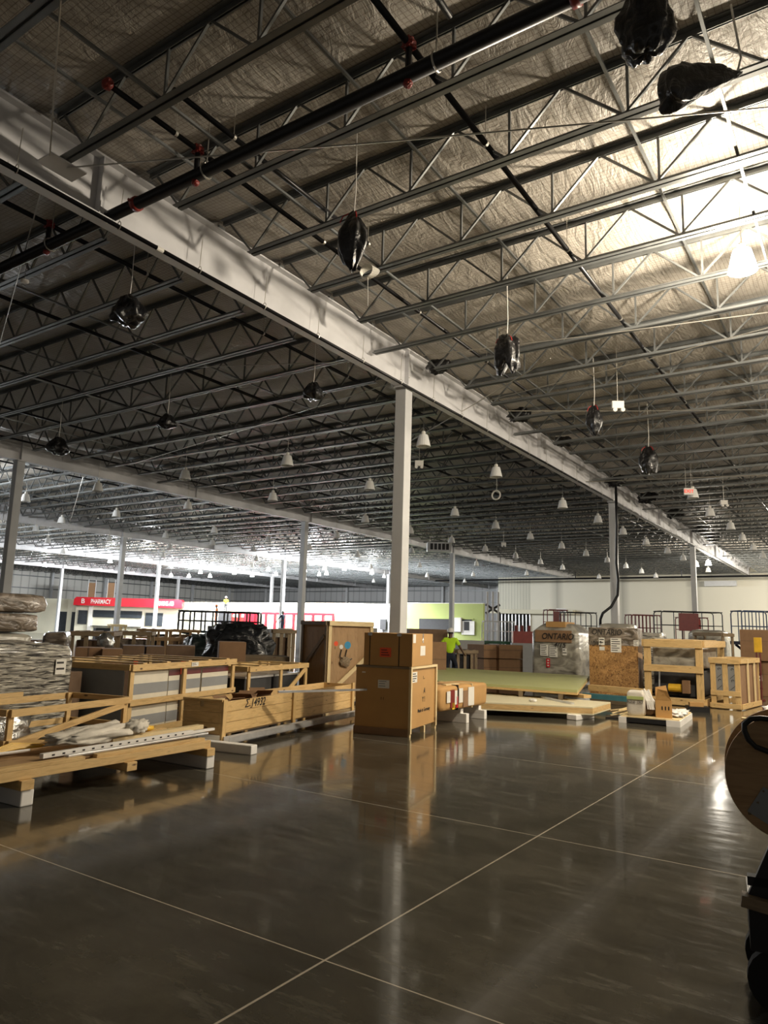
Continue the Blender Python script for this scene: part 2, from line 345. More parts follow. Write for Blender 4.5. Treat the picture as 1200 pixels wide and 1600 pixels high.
for x, y, l in [(-9, 14.05, 'white square steel column rising behind the stacked brown boxes'), (-9, 31.3, 'white square column right of centre behind the strand-board crate'),
                (-9, 48.6, 'white square column near the right edge before the white wall'), (-26, 14.05, 'white square column at the left edge of the picture'),
                (-26, 30.6, 'white square column left of centre behind the tall plywood crate'), (-26, 48, 'white square column between the centre column and the white wall'),
                (-43, 31.2, 'white column standing before the middle of the red sign band'), (-43, 48, 'white column left of centre behind the black wrapped heap'), (-60, 48, 'white column covering the start of the words on the right part of the red sign'),
                (-60, 65, 'thin far white column above the cream wall'), (-43, 65, 'thin far white column at the green partition'), (-60, 31, 'white column hidden near the left edge, far back'), (-77, 48, 'far white column beyond the pharmacy on the left'), (-77, 65, 'farthest white column beyond the cream wall')]:
    column(x, y, l)

# roof joists
def joist_proto(xa, xb, kind, fine):
    t = bpy.data.objects.new('roof_joist', None); C.objects.link(t); t.empty_display_size = .1
    def angle(x0, x1, z, sgn):
        b = B()
        for s in (-1, 1):
            b.box(x0, x1, min(s*.012, s*.085), max(s*.012, s*.085), z, z+.009)
            b.box(x0, x1, min(s*.012, s*.021), max(s*.012, s*.021), min(z, z+sgn*.075), max(z, z+sgn*.075))
        return b
    angle(xa+.03, xb-.03, TOPC+.07, -1).build('top_chord', 'steel', t)
    e = .03 if kind == 'ext' else .72
    angle(xa+e, xb-e, BOT, 1).build('bottom_chord', 'steel', t)
    L = xb-xa-1.5; n = 10 if kind != 'w' else 14; p = L/n; zb, zt = BOT+.04, TOPC+.04; b = B(); segs = []
    segs.append(((xb-.15, 0, zt), (xb-.75, 0, zb))); segs.append(((xa+.15, 0, zt), (xa+.75, 0, zb)))
    for i in range(n):
        x = xb-.75-p*i; segs.append(((x, 0, zb), (x-p/2, 0, zt))); segs.append(((x-p/2, 0, zt), (x-p, 0, zb)))
        if kind != 'w' and 0 < i: segs.append(((x+.05, 0, zb), (x+.05, 0, zt)))
    for i, (a, c) in enumerate(segs):
        if fine: B().bar(a, c, .032, .032).build('web_member', 'steel', t)
        else: b.bar(a, c, .034, .034)
    if not fine: b.build('web', 'steel', t)
    return t
BAYN = ['right of the nearest girder', 'left of the nearest girder', 'beyond the second girder', 'beyond the third girder', 'beyond the fourth girder', 'beyond the farthest girder']
YMIN = [1.2, 1.2, 12, 20, 28, 38]
protos = {}
for bi in range(6):
    xb = GX[bi]-.14; xa = (GX[bi+1] if bi < 5 else XF+.14)+.14; n = 0; xl = xa-.0
    k0 = math.ceil((YMIN[bi]-14.05)/SP)
    for k in range(k0, 60):
        y = 14.05+SP*k
        if y > (YW if bi < 2 else YF)-.8: break
        if bi == 1 and y > YW-.8: break
        ext = (k % 5 == 4); fine = bi < 2 and n < 9
        key = (bi, 'ext' if ext else ('v' if bi == 0 else 'w'), fine)
        if key not in protos: t = protos[key] = joist_proto(xa, xb, key[1] if not (ext and bi) else 'ext', fine)
        else: t = copy_tree(protos[key])
        t.location = (0, y, 0)
        lab = 'grey steel roof joist %s, %s' % (BAYN[bi], ORD[n]+' to the camera' if n < 14 and bi < 3 else 'far down the row')
        tag(t, lab, 'roof joist', 'steel roof joists '+BAYN[bi]); n += 1
# bridging angles under the insulation
b0 = 0
for i, (x, y0, y1, z) in enumerate([(-4.9, 1.5, 74, 8.42), (-2.2, 1.5, 74, 8.42), (-6.6, 1.5, 74, 7.86), (-7.9, 1.5, 74, 8.42), (-1.0, 1.5, 74, 7.86), (-12.9, 1.5, 74, 7.86), (-17.4, 3, 74, 8.42), (-17.6, 3, 74, 7.86), (-22, 6, 74, 7.86), (-30, 14, 88, 7.86), (-34.5, 18, 88, 7.86), (-39, 20, 88, 7.86), (-48, 24, 88, 7.86), (-55, 28, 88, 7.86)]):
    solo(B().bar((0, y0, 0), (0, y1, 0), .035, .035), 'bridging_angle', 'steel', 'long thin steel angle tying the roof joists together, ' + ['above the near right bay', 'right of the near sprinkler pipes', 'low, left of the near sprinkler pipe', 'close beside the nearest girder', 'low, at the right edge', 'low, just beyond the nearest girder', 'high, middle of the second bay', 'low, middle of the second bay', 'low, before the second girder', 'low, just beyond the second girder', 'low, middle of the third bay', 'low, before the third girder', 'low, beyond the third girder', 'low, before the fourth girder'][i], 'steel angle', (x, 0, z), group='bridging between joists')
# sprinkler pipes
def run(x, y0, y1, z, r, label, joints=True):
    t = thing('sprinkler_pipe', label, 'pipe', (x, y0, z)); B().tube([(0, 0, 0), (0, y1-y0, 0)], r, 10).build('pipe_run', 'pipe', t, smooth=True)
    y = 1.0
    while y < min(y1-y0, 40) and joints:
        B().tube([(0, y-.02, 0), (0, y+.02, 0)], r+.006, 10).build('pipe_strap', 'zinc', t); B().bar((0, y, 0), (0, y, DECK-z-.05), .008).build('hanger_rod', 'zinc', t); y += 3.09
for x, y0, y1, z, r, l in [(-3.75, .5, 74, 8.0, .038, 'black branch pipe between joists crossing above the large black pipe'), (-7.1, 4.4, 74, 8.0, .036, 'black branch pipe near the nearest girder with a red coupling at its end'), (-6.55, 4.9, 9, 8.05, .036, 'short black pipe ending open in mid-air near the girder'), (-3.2, .5, 5.7, 8.0, .036, 'short black pipe beside the upper red coupling'), (-.35, .5, 74, 8.0, .045, 'black pipe down the upper right corner'),
                            (-10.6, .5, 74, 8.0, .04, 'black branch pipe just left of the nearest girder'), (-13.9, 2, 74, 8.0, .04, 'second black branch pipe left of the nearest girder'), (-17.9, 4, 74, 8.0, .035, 'black branch pipe in the middle of the second bay'), (-21.4, 7, 74, 8.0, .035, 'black branch pipe before the second girder'), (-25.3, 9, 74, 8.1, .035, 'black branch pipe along the second girder'),
                            (-29, 12, 88, 8.0, .035, 'black branch pipe just beyond the second girder'), (-36, 18, 88, 8.0, .035, 'black branch pipe deep in the third bay')]:
    run(x, y0, y1, z, r, l, x > -12)
t = thing('main_pipe', 'thick black sprinkler main crossing the roof at the upper left', 'pipe', (0, 5.78, 7.62))
B().tube([(6, 0, 0), (-60, 0, 0)], .085, 16).build('pipe_run', 'pipe', t, smooth=True)
for x in (-1.9, -8.35, -14.6): B().tube([(x-.04, 0, 0), (x+.04, 0, 0)], .105, 14).build('coupling', 'red', t, smooth=True); B().tube([(x-.0, -.1, 0), (x, -.14, 0)], .02, 6).build('coupling_bolt', 'red', t)
for x in (-3.4, -6.9, -10.5, -14): 
    B().tube([(x, .1*math.cos(a), .1*math.sin(a)) for a in [i*math.pi/6 for i in range(12)]], .012, 5, closed=True).build('pipe_ring', 'zinc', t); B().bar((x, 0, .1), (x, 0, .85), .012).build('hanger_rod', 'zinc', t)
for x in (-3.75, -7.1, -10.6, -13.9):
    B().tube([(x, 0, .05), (x, 0, .38)], .038, 10).build('riser', 'pipe', t); B().lump((x, 0, .38), (.07, .07, .06), .35, 5, 16, 10, .6, 3).build('red_coupling', 'red', t); B().lump((x, 0, -.1), (.05, .05, .045), .2, 5, 14, 9, .8, 3).build('drain_cap', 'red', t)
t = thing('sprinkler_end_cap', 'red coupling at the near end of the pipe by the girder', 'coupling', (-7.1, 4.38, 8.0)); B().lump((0, 0, 0), (.07, .06, .07), .2, 5, 14, 9, .8, 1).build('cap', 'red', t)
# pipe hugging the nearest girder
t = thing('girder_pipe', 'long black pipe hung along the lower edge of the nearest girder', 'pipe', (-8.78, 0, 7.42)); B().tube([(0, -2, 0), (0, 74, 0)], .034, 10).build('pipe_run', 'pipe', t, smooth=True)
for k in range(-7, 24):
    y = 14.05+SP*k-.5
    B().tube([(0, y, .045+.05*math.sin(a)) if False else (.045*math.cos(a), y, .02+.065*math.sin(a)) for a in [i*math.pi/5 for i in range(10)]], .007, 5, closed=True).build('pipe_ring', 'zinc', t)
    B().bar((0, y, .08), (0, y+.02, .62), .008).build('hanger_rod', 'zinc', t)
B().tube([(0, 6.5, 0), (0, 6.62, 0)], .04, 10).build('pipe_label', 'paper', t)
# tie cables and plates
def cable(p, q, z, r, label, z2=None, mat='zinc', g='thin roof cables'):
    a = at(*p, z); c = at(*q, z2 or z); solo(B().tube([Vector((0, 0, 0)), (c-a)*.5-Vector((0, 0, .02)), c-a], r, 5), 'roof_cable', mat, label, 'cable', a, group=g)
cable((78, 243), (95, 0), 7.72, .011, 'pale tie cable rising from the girder plate to the top left'); cable((105, 262), (1200, 168), 7.72, .011, 'long pale tie cable sweeping right from the girder plate across the roof')
cable((0, 535), (66, 292), 7.72, .011, 'pale tie cable at the left edge below the main pipe'); cable((660, 556), (1200, 488), 7.72, .011, 'bright cable passing behind the forked black bag')
cable((765, 625), (1200, 512), 7.72, .010, 'bright slanting cable above the bag beside the emergency light'); cable((790, 642), (1200, 640), 7.72, .012, 'level pale cable above the row of bagged lamps on the right')
cable((0, 582), (560, 565), 7.72, .011, 'level thin cable in the second bay left of the column'); cable((200, 727), (640, 590), 7.72, .012, 'slanting thin cable behind the hanging black bags on the left')
cable((690, 760), (1200, 742), 7.72, .02, 'level thin cable beyond the exit sign'); cable((640, 744), (900, 748), 7.72, .018, 'level thin cable behind the centre column'); cable((860, 560), (640, 690), 7.72, .014, 'slanting cable behind the top of the centre column')
cable((105, 830), (130, 745), 7.72, .014, 'pale slack cable hanging in the third bay', z2=7.72)
t = thing('girder_plate', 'pale steel gusset plate at the joint of girder and near joist', 'steel plate', (-8.86, 4.78, 7.74)); B().box(-.0, .35, -.22, .3, 0, .02).build('plate', 'girder', t)
for y in (-.14, .2): B().tube([(.2, y, .02), (.2, y, .06)], .02, 6).build('bolt', 'zinc', t)
for q, l in [((575, 425), 'loose coil of white cable hooked on a joist beside the bagged lamp'), ((776, 774), 'small white ring hanging on a wire in the second bay')]:
    p = at(*q, 7.6 if q[0] < 600 else 6.6); rr = .11 if q[0] < 600 else .16; t = thing('cable_coil', l, 'cable coil', p)
    for k in range(7 if rr < .15 else 1):
        B().tube([(rr*(1+.06*k)*math.cos(a)*(1 if rr > .15 else 1.2), .02*k-.05, rr*math.sin(a)*(1-.04*k)) for a in [i*math.pi/10 for i in range(20)]], .009 if rr < .15 else .03, 5, closed=True).build('loop', 'paper', t)
    B().tube([(0, 0, -rr), (.02, 0, -rr-.5)] if rr < .15 else [(0, 0, rr), (0, 0, 1.95)], .006, 5).build('cable_tail', 'paper', t)

# ------------------------------------------------------------------ lamps
def lamp_proto(lit, cool=False):
    t = bpy.data.objects.new('high_bay_lamp', None); C.objects.link(t); t.empty_display_size = .1
    B().tube([(0, 0, .44), (0, 0, 1.66)], .008, 5).build('hanging_rod', 'zinc', t)
    B()._lathe([(.0, .45), (.05, .45), (.06, .43), (.06, .36), (.0, .345)], Vector(), 16).build('ballast_housing', 'paper', t, smooth=False)
    prof = [(.09, .345), (.125, .34), (.14, .30), (.168, .18), (.198, .05), (.21, 0), (.202, 0), (.19, .05), (.160, .18), (.133, .29), (.11, .325)]
    b = B(); n = 40; i = 0
    for r, z in prof:
        for k in range(n): q = r*(1+(.022 if k % 2 else 0)); b.v.append(Vector((q*math.cos(2*math.pi*k/n), q*math.sin(2*math.pi*k/n), z)))
    for j in range(len(prof)-1):
        for k in range(n): b.f.append((j*n+k, j*n+(k+1) % n, (j+1)*n+(k+1) % n, (j+1)*n+k)); b.uv.append([(0, 0)]*4)
    b.build('ribbed_dome', 'lampon' if lit else 'lampg', t)
    if lit: B().lump((0, 0, .1), (.05, .05, .1), 0, 1, 12, 8, 1).build('bulb', 'bulbc' if cool else 'bulb', t)
    return t
def light(p, w, col, rad=.16, name='lamp_light', parent=None):
    l = bpy.data.lights.new(name, 'POINT'); l.energy = w; l.color = col; l.shadow_soft_size = rad; o = bpy.data.objects.new(name, l); C.objects.link(o); o.location = p; o.parent = parent; return o
t = lamp_proto(True); tag(t, 'bright glowing warm dome lamp hanging at the right edge', 'lamp'); t.location = at(1160, 412, 7.42)-Vector((0, 0, .12)); NL = t
light((0, 0, -.16), NEAR_W, WARM, .3, parent=t)
lu = lamp_proto(False); n = 0
rows = [(-5.3, [28.6, 33.3, 37.8, 42.4, 47.2, 52], 'in the row right of the nearest girder'), (-.6, [33.3, 42.4, 52], 'in the row at the right edge'),
        (-10.3, [17.2, 21.9, 28.75, 33.3, 37.8, 42.5, 47.3, 52, 57, 62], 'in the row just left of the nearest girder'), (-15.5, [17.3, 21.9, 28.8, 33.3, 37.9, 42.7, 47.3, 52, 57, 62, 67], 'in the row behind the centre column'),
        (-20.6, [17.3, 22.1, 28.8, 33.3, 37.8, 42.6, 47.3, 52, 57, 67], 'in the row before the second girder'), (-25.9, [17.3, 22.1, 33.3, 42, 52, 62], 'in the row at the second girder'),
        (-31.3, [17.4, 22.2, 28.8, 33.3, 37.5, 43, 52, 62], 'in the row beyond the second girder'), (-36.4, [22.4, 29.4, 33.3, 37.2, 43, 52, 62, 70], 'in the middle row of the third bay'),
        (-41.6, [24, 29, 34, 43, 52, 62], 'in the row before the third girder'), (-47, [28, 38, 48, 58, 68], 'in the row beyond the third girder'), (-53, [33, 43, 53, 63], 'in the fifth bay row, far left')]
for x, ys, rl in rows:
    for k, y in enumerate(ys):
        t = lu if n == 0 else copy_tree(lu); n += 1; t.location = (x+random.uniform(-.1, .1), y, 6.9)
        tag(t, 'unlit dome lamp %s, %s' % (rl, ORD[k]), 'lamp', 'unlit dome lamps under the roof')
lc = lamp_proto(True, True); n = 0
LP = [(70, 882), (172, 876), (228, 873), (267, 898), (295, 899), (313, 893), (328, 899), (366, 894), (394, 898), (419, 889), (431, 896), (476, 890), (487, 880), (510, 895), (538, 888), (581, 894), (1107, 880)]
for q in LP:
    t = lc if n == 0 else copy_tree(lc); p = at(q[0], q[1]+3, 6.95); t.location = p
    tag(t, 'glowing cool-white dome lamp, far away, %s' % ('alone near the right end of the nearest girder' if q[0] > 1000 else ORD[13-0] and ['leftmost', 'second from the left', 'third from the left', 'fourth from the left', 'fifth from the left', 'sixth from the left', 'seventh from the left', 'eighth from the left', 'ninth from the left', 'tenth from the left', 'eleventh from the left', 'twelfth from the left', 'thirteenth from the left', 'fourteenth from the left', 'fifteenth from the left', 'nearest to the centre column'][n]+' of the lit far lamps'), 'lamp', 'lit lamps far back'); n += 1
    light(p+Vector((0, 0, -.2)), FAR_W*.3, COOL if q[0] < 1000 else (1, .92, .78))
    l = bpy.data.lights.new('lamp_downlight', 'SPOT'); l.energy = FAR_W; l.spot_size = R(155); l.spot_blend = .5; l.shadow_soft_size = .2; l.color = COOL if q[0] < 1000 else (1, .92, .78)
    o = bpy.data.objects.new('lamp_downlight', l); C.objects.link(o); o.location = p+Vector((0, 0, -.12))
# unseen dome lamps added outside the picture to light girder, columns and right wall
for i, (x, y, col, k) in enumerate([(4.4, 17, WARM, 1), (4.4, 24, WARM, .9), (4.4, 40, WARM, 1.2), (-2.2, 60, (1, .92, .78), 2.2), (4.4, 66, (1, .92, .78), 3.4), (-34, 14.6, COOL, 1.2), (-53, 23, COOL, 1.6)]):
    t = copy_tree(NL) if False else copy_tree(lc); t.location = (x, y, 6.95); tag(t, 'unseen lit dome lamp added outside the picture, ' + ['right of the near glowing lamp', 'on the right side, second', 'on the right side, third', 'near the right wall', 'close to the white wall at the right', 'on the left beyond the second girder', 'far out on the left'][i], 'lamp')
    light(Vector((x, y, 6.8)), SIDE_W*k, col, .25)
# lamps tied up in black bags
def baglump(q, z, hw, hh, label, seed, fn=None, cat='bagged lamp', red=False, hang=True, dy=None, mat='bag'):
    p = at(q[0], q[1], z); t = thing('bagged_lamp', label, cat, p, group=None)
    B().lump((0, 0, -hh), (hw, (dy or hw)*.9, hh), .2, 1.7, 54, 30, .85, seed, fn, .09).build('black_bag', mat, t, smooth=True)
    if hang: B().tube([(0, 0, -.06), (.02, 0, .3), (0, 0, 8.55-p.z)], .008, 5).build('hanging_cord', 'paper', t)
    if red:
        for s in (-1, 1): B().tube([(s*hw*.25, -hw*.2, -.02), (s*hw*.55, -hw*.5, -.08), (s*hw*.7, -hw*.6, -.17)], .008, 5).build('red_tie', 'redlens', t)
def taper(a, b_): return lambda v: Vector((v.x*(a+(b_-a)*(v.z+1)/2), v.y, v.z))
def cone(h): return lambda v: Vector((v.x*(1-.45*v.z/h), v.y*(1-.45*v.z/h), v.z+.0*v.x))
def fork(h): return lambda v: Vector((v.x*1.05, v.y*.8, v.z+(max(0, -v.z/h)**1.5)*h*.7*(1-min(1, abs(v.x)/.12))))
def spin(h): return lambda v: Vector((v.x*(1-.5*abs(v.z/h)**1.5), v.y*(1-.5*abs(v.z/h)**1.5), v.z))
baglump((553, 332), 7.3, .2, .42, 'tall black plastic bag tied with red over a lamp, left of the white cable coil', 1, spin(.42), red=True)
baglump((792, 525), 7.3, .24, .40, 'forked black bag with two hanging tails over a lamp right of the column', 2, fork(.4), red=True)
baglump((928, 633), 7.25, .19, .38, 'rounded black bag over a lamp beside the white emergency light', 3, spin(.38), red=True)
baglump((1013, 697), 7.25, .24, .42, 'squarish black bag over a lamp above the exit sign', 4, cone(.8), red=True)
baglump((1006, -14), 7.35, .20, .33, 'large creased black bag cut by the top edge at the right', 5, taper(1.15, .95), hang=False)
p = at(1095, 138, 7.45); t = thing('bagged_lamp', 'flattened black bag tied sideways to a joist at the upper right', 'bagged lamp', p, 37)
def side(v):
    k = (v.x+.42)/.84; return Vector((v.x, v.y*(1.1-.8*k), v.z*(1.4-1.15*k)+.24*k-.04))
B().lump((0, 0, 0), (.42, .14, .22), .16, 1.8, 54, 26, .6, 9, side, .06).build('black_bag', 'bag', t, smooth=True)
B().tube([(.40, 0, .19), (.46, 0, .4), (.38, 0, 1.05)], .012, 5).build('hanging_cord', 'paper', t)
for i, (q, hw, hh, l) in enumerate([((203, 462), .26, .26, 'black bag shaped like a bell over a lamp, nearest one left of the girder'), ((490, 598), .20, .20, 'black bag over a lamp left of the column, below the girder'), ((262, 647), .22, .2, 'round black bag over a lamp, middle of the three on the left'), ((92, 683), .28, .26, 'pointed black bag over a lamp at the far left above the second girder')]):
    baglump(q, 7.2, hw, hh, l, 10+i, cone(hh*1.1))
for i, (q, w) in enumerate([((686, 572), .2), ((812, 648), .24), ((880, 690), .2), ((962, 752), .26), ((1012, 778), .3), ((1055, 803), .3), ((1095, 828), .3), ((1115, 840), .3)]):
    d = (Vector((-8.2, 0, 0))); rr = ray(*q); p = rr*(-8.2/rr.x)+Vector((0, 0, CZ))
    solo(B().lump((0, 0, 0), (w*1.35, w*.8, w*.8), .5, 2.2, 26, 16, .8, 20+i), 'plastic_scrap', 'bag', 'black plastic scrap tied to a joist end at the nearest girder, %s' % ORD[i], 'plastic bag', p, group='black plastic scraps along the girder', smooth=True)
# emergency lights, exit sign, smoke detector
def elight(q, z, label):
    t = thing('emergency_light', label, 'emergency light', at(*q, z), 30); B().box(-.14, .14, -.06, .06, -.09, .09).build('housing', 'foam', t, bev=.01)
    for s in (-.09, .09): B().tube([(s, -.05, -.13), (s, -.14, -.15)], .05, 10).build('lamp_head', 'foam', t)
    B().tube([(0, 0, .09), (0, 0, 8.55-z)], .008, 5).build('hanging_rod', 'zinc', t)
elight((965, 633), 7.1, 'white twin-head emergency light hanging right of the bagged lamp'); elight((655, 724), 7.1, 'white twin-head emergency light hanging right of the centre column')
elight((787, 850), 7.0, 'small white emergency light far back beyond the second girder') ; elight((1131, 785), 7.1, 'white emergency light right of the exit sign')
t = thing('exit_sign', 'white exit sign with red letters hanging at the right', 'exit sign', at(1076, 768, 7.0), 30)
B().box(-.17, .17, -.03, .03, -.12, .12).build('sign_box', 'foam', t); text('letters', 'EXIT', .17, 'exit', t, (0, -.036, 0), UP)
for s in (-.1, .1): B().tube([(s, 0, .12), (s, 0, 1.52)], .006, 5).build('hanging_rod', 'zinc', t)
t = thing('smoke_detector', 'white round detector under the roof at the left', 'detector', at(38, 442, 7.6)); B()._lathe([(0, 0), (.05, 0), (.075, .02), (.075, .05), (0, .05)], Vector(), 16).build('disc', 'foam', t)
B().tube([(0, 0, .05), (0, 0, .5)], .006, 5).build('hanging_rod', 'zinc', t)
t = thing('unit_heater', 'boxy white duct unit hung under the second girder beyond the column', 'heater', at(686, 855, 7.1), 34); B().box(-.8, .8, -.35, .35, -.3, .3).build('casing', 'colp', t, bev=.03)
for k in range(5): B().box(-.6+.26*k, -.42+.26*k, -.37, -.35, -.2, .2).build('louvre', 'dark', t)
for s in (-.6, .6): B().tube([(s, 0, .3), (s, 0, 1.42)], .02, 5).build('hanging_rod', 'zinc', t)
# pipework before the right wall
solo(B().tube([(-40, 0, 0), (10, 0, 0)], .09, 8).tube([(-14, 0, 0), (-14, 0, .7)], .05, 6).tube([(-24, 0, 0), (-24, 0, .7)], .05, 6).tube([(-4, 0, 0), (-4, 0, .7)], .05, 6), 'wall_pipe', 'pipe', 'black pipe running level below the roof before the white wall', 'pipe', (0, 70, 7.15))
solo(B().box(-.9, 1.9, -.3, .3, 0, .5), 'wall_duct', 'colp', 'long white duct box high on the white wall at the right', 'duct', (-12.0, 74.9, 6.6))
# hose drooping by a column
p = [dep(*q, 29) for q in [(962, 758), (964, 820), (963, 880), (966, 905), (965, 930), (955, 948), (942, 958), (938, 968), (938, 985)]]
solo(B().tube([x-p[0] for x in p], .055, 8), 'power_hose', 'pipe', 'black flexible cable hanging down left of the right column', 'cable', p[0], smooth=True)

# ------------------------------------------------------------------ far rooms
def face_frame(a, c):            # frame whose local x runs a->c on the floor, front looks to the camera
    d = Vector(c)-Vector(a); return (a[0], a[1], 0), math.degrees(math.atan2(d.y, d.x)), math.hypot(d.x, d.y)
# pharmacy block on the far left
a = dep(113, 967, 85); c = dep(283, 972, 85.5); loc, rz, L = face_frame(a, c)
t = thing('pharmacy_block', 'cream shopfront under a red sign band at the far left', 'shopfront', loc, rz)
k = 85/F_PX
zt = 1.7+35.5*k; zs = 1.7+22.5*k
B().box(-9.5, 0, 1.4, 6, 0, zt-.25).box(0, L, .8, 8, 0, zs-.02).build('wall', 'cream', t)
bb = B(); r0 = .25
pts = [(-.0, -.15, zs), (L, -.15, zs), (L, -.15, zt-.2), (L-.2, -.15, zt), (.3, -.15, zt), (.05, -.15, zt-.25)]
bb.poly(pts, (0, 1.2, 0)).build('sign_band', 'redsign', t)
text('sign_text', 'PHARMACY', .74, 'foam', t, (42*k, -.17, (zt+zs)/2-.02), UP, squeeze=.60)
for x in (14.5, 70): text('sign_mark', 'B', .78, 'foam', t, (x*k, -.17, (zt+zs)/2), UP, label='white letter mark')
text('sign_text', 'HEARING AID', .72, 'foam', t, (142*k, -.17, (zt+zs)/2-.02), UP, squeeze=.46)
for x0, x1, z0, z1 in [(5, 19, -1.5, 15), (28, 104, 5, 16), (110, 123, -5, 14), (126, 137, -5, 14)]:
    B().box(x0*k, x1*k, .66, .8, 1.7+z0*k if z0 > 0 else 1.2, 1.7+z1*k).build('window', 'glass', t)
for x0, x1 in [(-30, -16), (-8, -1)]: B().box(x0*k, x1*k, 1.28, 1.4, 0, 1.7+12*k).build('doorway', 'glass', t)
B().box(28*k, 104*k, .2, .8, 1.0, 1.08).build('counter', 'dark', t)
B().box(21*k, 27*k, .6, .85, 0, zs).build('door_trim', 'paper', t)
# long cream partition, y = 60
YP = 60.
def px_x(px): d = ray(px, 985); return d.x*YP/d.y
def pwall(px0, px1, z, mat, label, name='partition_wall', dy=0):
    x0, x1 = px_x(px0), px_x(px1); return solo(B().box(0, x1-x0, 0, .3, 0, z), name, mat, label, 'partition', (x0, YP+dy, 0))
pwall(283, 547, 4.2, 'cream', 'long cream partition wall behind the red frames'); pwall(547, 566, 4.2, 'grey', 'narrow grey partition panel right of the cream wall')
pwall(566, 593, 4.15, 'cream', 'short cream partition panel left of the green wall'); pwall(593, 610, 4.15, 'grey', 'narrow grey panel joining the green wall')
x0, x1 = px_x(610), px_x(755)
t = thing('green_partition', 'light green partition wall with a dark service window', 'partition', (x0, YP, 0)); B().box(0, x1-x0, 0, .3, 0, 4.2).build('wall', 'greenw', t); B().box(0, x1-x0, -.03, .33, 4.2, 4.26).build('top_trim', 'paper', t)
B().box(px_x(655)-x0, px_x(737)-x0, -.05, 0, 1.55, 2.75).build('service_window', 'dark', t); B().box(px_x(722)-x0, px_x(742)-x0, -.12, -.05, 1.35, 2.6).build('white_board', 'foam', t); B().box(px_x(726)-x0, px_x(734)-x0, -.14, -.12, 1.75, 2.55).build('dark_pane', 'dark', t)
B().box(px_x(712)-x0, px_x(722)-x0, -.3, -.05, 1.6, 2.9).build('vent_box', 'foam', t)
B().box(px_x(655)-x0, px_x(740)-x0, -.08, 0, 2.75, 2.85).build('window_trim', 'greenw', t)
t = thing('dark_screen', 'small black screen on the grey panel beside the green wall', 'screen', (px_x(596), YP-.2, 0)); B().box(0, .7, -.1, .1, 1.6, 2.6).build('panel', 'dark', t); B().box(.3, .4, -.05, .05, 0, 1.6).build('post', 'dark', t)
# red framed row of doors
x0, x1 = px_x(358), px_x(530); t = thing('red_door_frames', 'row of red framed openings before the cream partition', 'door frames', (x0, YP-1.2, 0)); Lr = x1-x0
B().box(0, Lr, 0, .3, 2.85, 3.1).build('top_rail', 'redsign', t)
for i in range(13): B().box(Lr*i/12-.1, Lr*i/12+.1, 0, .25, 0, 2.85).build('post', 'redsign', t)
B().box(Lr*.22, Lr*.32, -.1, .3, 0, 3.1).build('end_panel', 'redsign', t)
for i in range(4): B().box(Lr*i/12+.1, Lr*(i+1)/12-.1, .05, .12, 1.6, 2.5).build('mesh_panel', 'red', t)
# studs and ledge by the white wall
t = thing('stud_frame', 'unfinished row of pale metal studs under a ledge left of the white wall', 'stud wall', (-34.9, YW-.1, 0))
for i in range(10): B().box(.05+i*.42, .15+i*.42, -.1, .1, 0, 4.0).build('stud', 'chrome', t)
B().box(0, 4.2, .2, .3, 0, 4.0).build('backing', 'dark', t)
t = thing('wall_ledge', 'cream boxed ledge with a small white light box along the white wall', 'ledge', (-35.5, YW-.9, 0)); B().box(0, 9.6, 0, .85, 3.75, 4.2).build('ledge', 'cream', t); B().box(7.8, 8.9, -.1, 0, 3.9, 4.35).build('light_box', 'foam', t)
# brown cabinets on the far left wall
for i, q in enumerate([(145, 911), (175, 911)]):
    p = dep(*q, 91); t = thing('wall_cabinet', 'tall brown rack tower above the %s part of the red sign' % ['left', 'right'][i], 'rack', (p.x, p.y, 0), 50)
    B().box(-.4, .4, -.5, .5, 4.4, p.z).build('brown_panel', 'card2', t); B().box(-.5, .5, -.6, .6, 4.25, 4.4).build('base', 'steel', t)
    for s in (-.55, .55): B().tube([(s*.8, -.5, 0), (s*.8, -.5, p.z+.4)], .05, 6).build('post', 'colp', t)

# ------------------------------------------------------------------ crates, boxes and pallets
def marks(t, x, y, z, w, h, n=4, mat='ink', base='paper', name='label_sheet', th=.003):   # a sheet with lines of print on a face looking to -y
    s = B().box(x, x+w, y-th, y, z, z+h).build(name, base, t)
    for i in range(n):
        zz = z+h*(1-(i+.75)/(n+.5)); ww = w*random.uniform(.5, .85); B().box(x+w*.08, x+w*.08+ww, y-th-.001, y-th, zz, zz+h/(n+1)*.38).build('print_line', mat, s)
    return s
def foamblock(p, rz, L, label, w=.13, h=.145):
    solo(B().box(0, w, 0, L, 0, h), 'foam_block', 'foam', label, 'foam block', (p[0], p[1], 0), rz, group='white foam blocks under the goods', bev=.012)
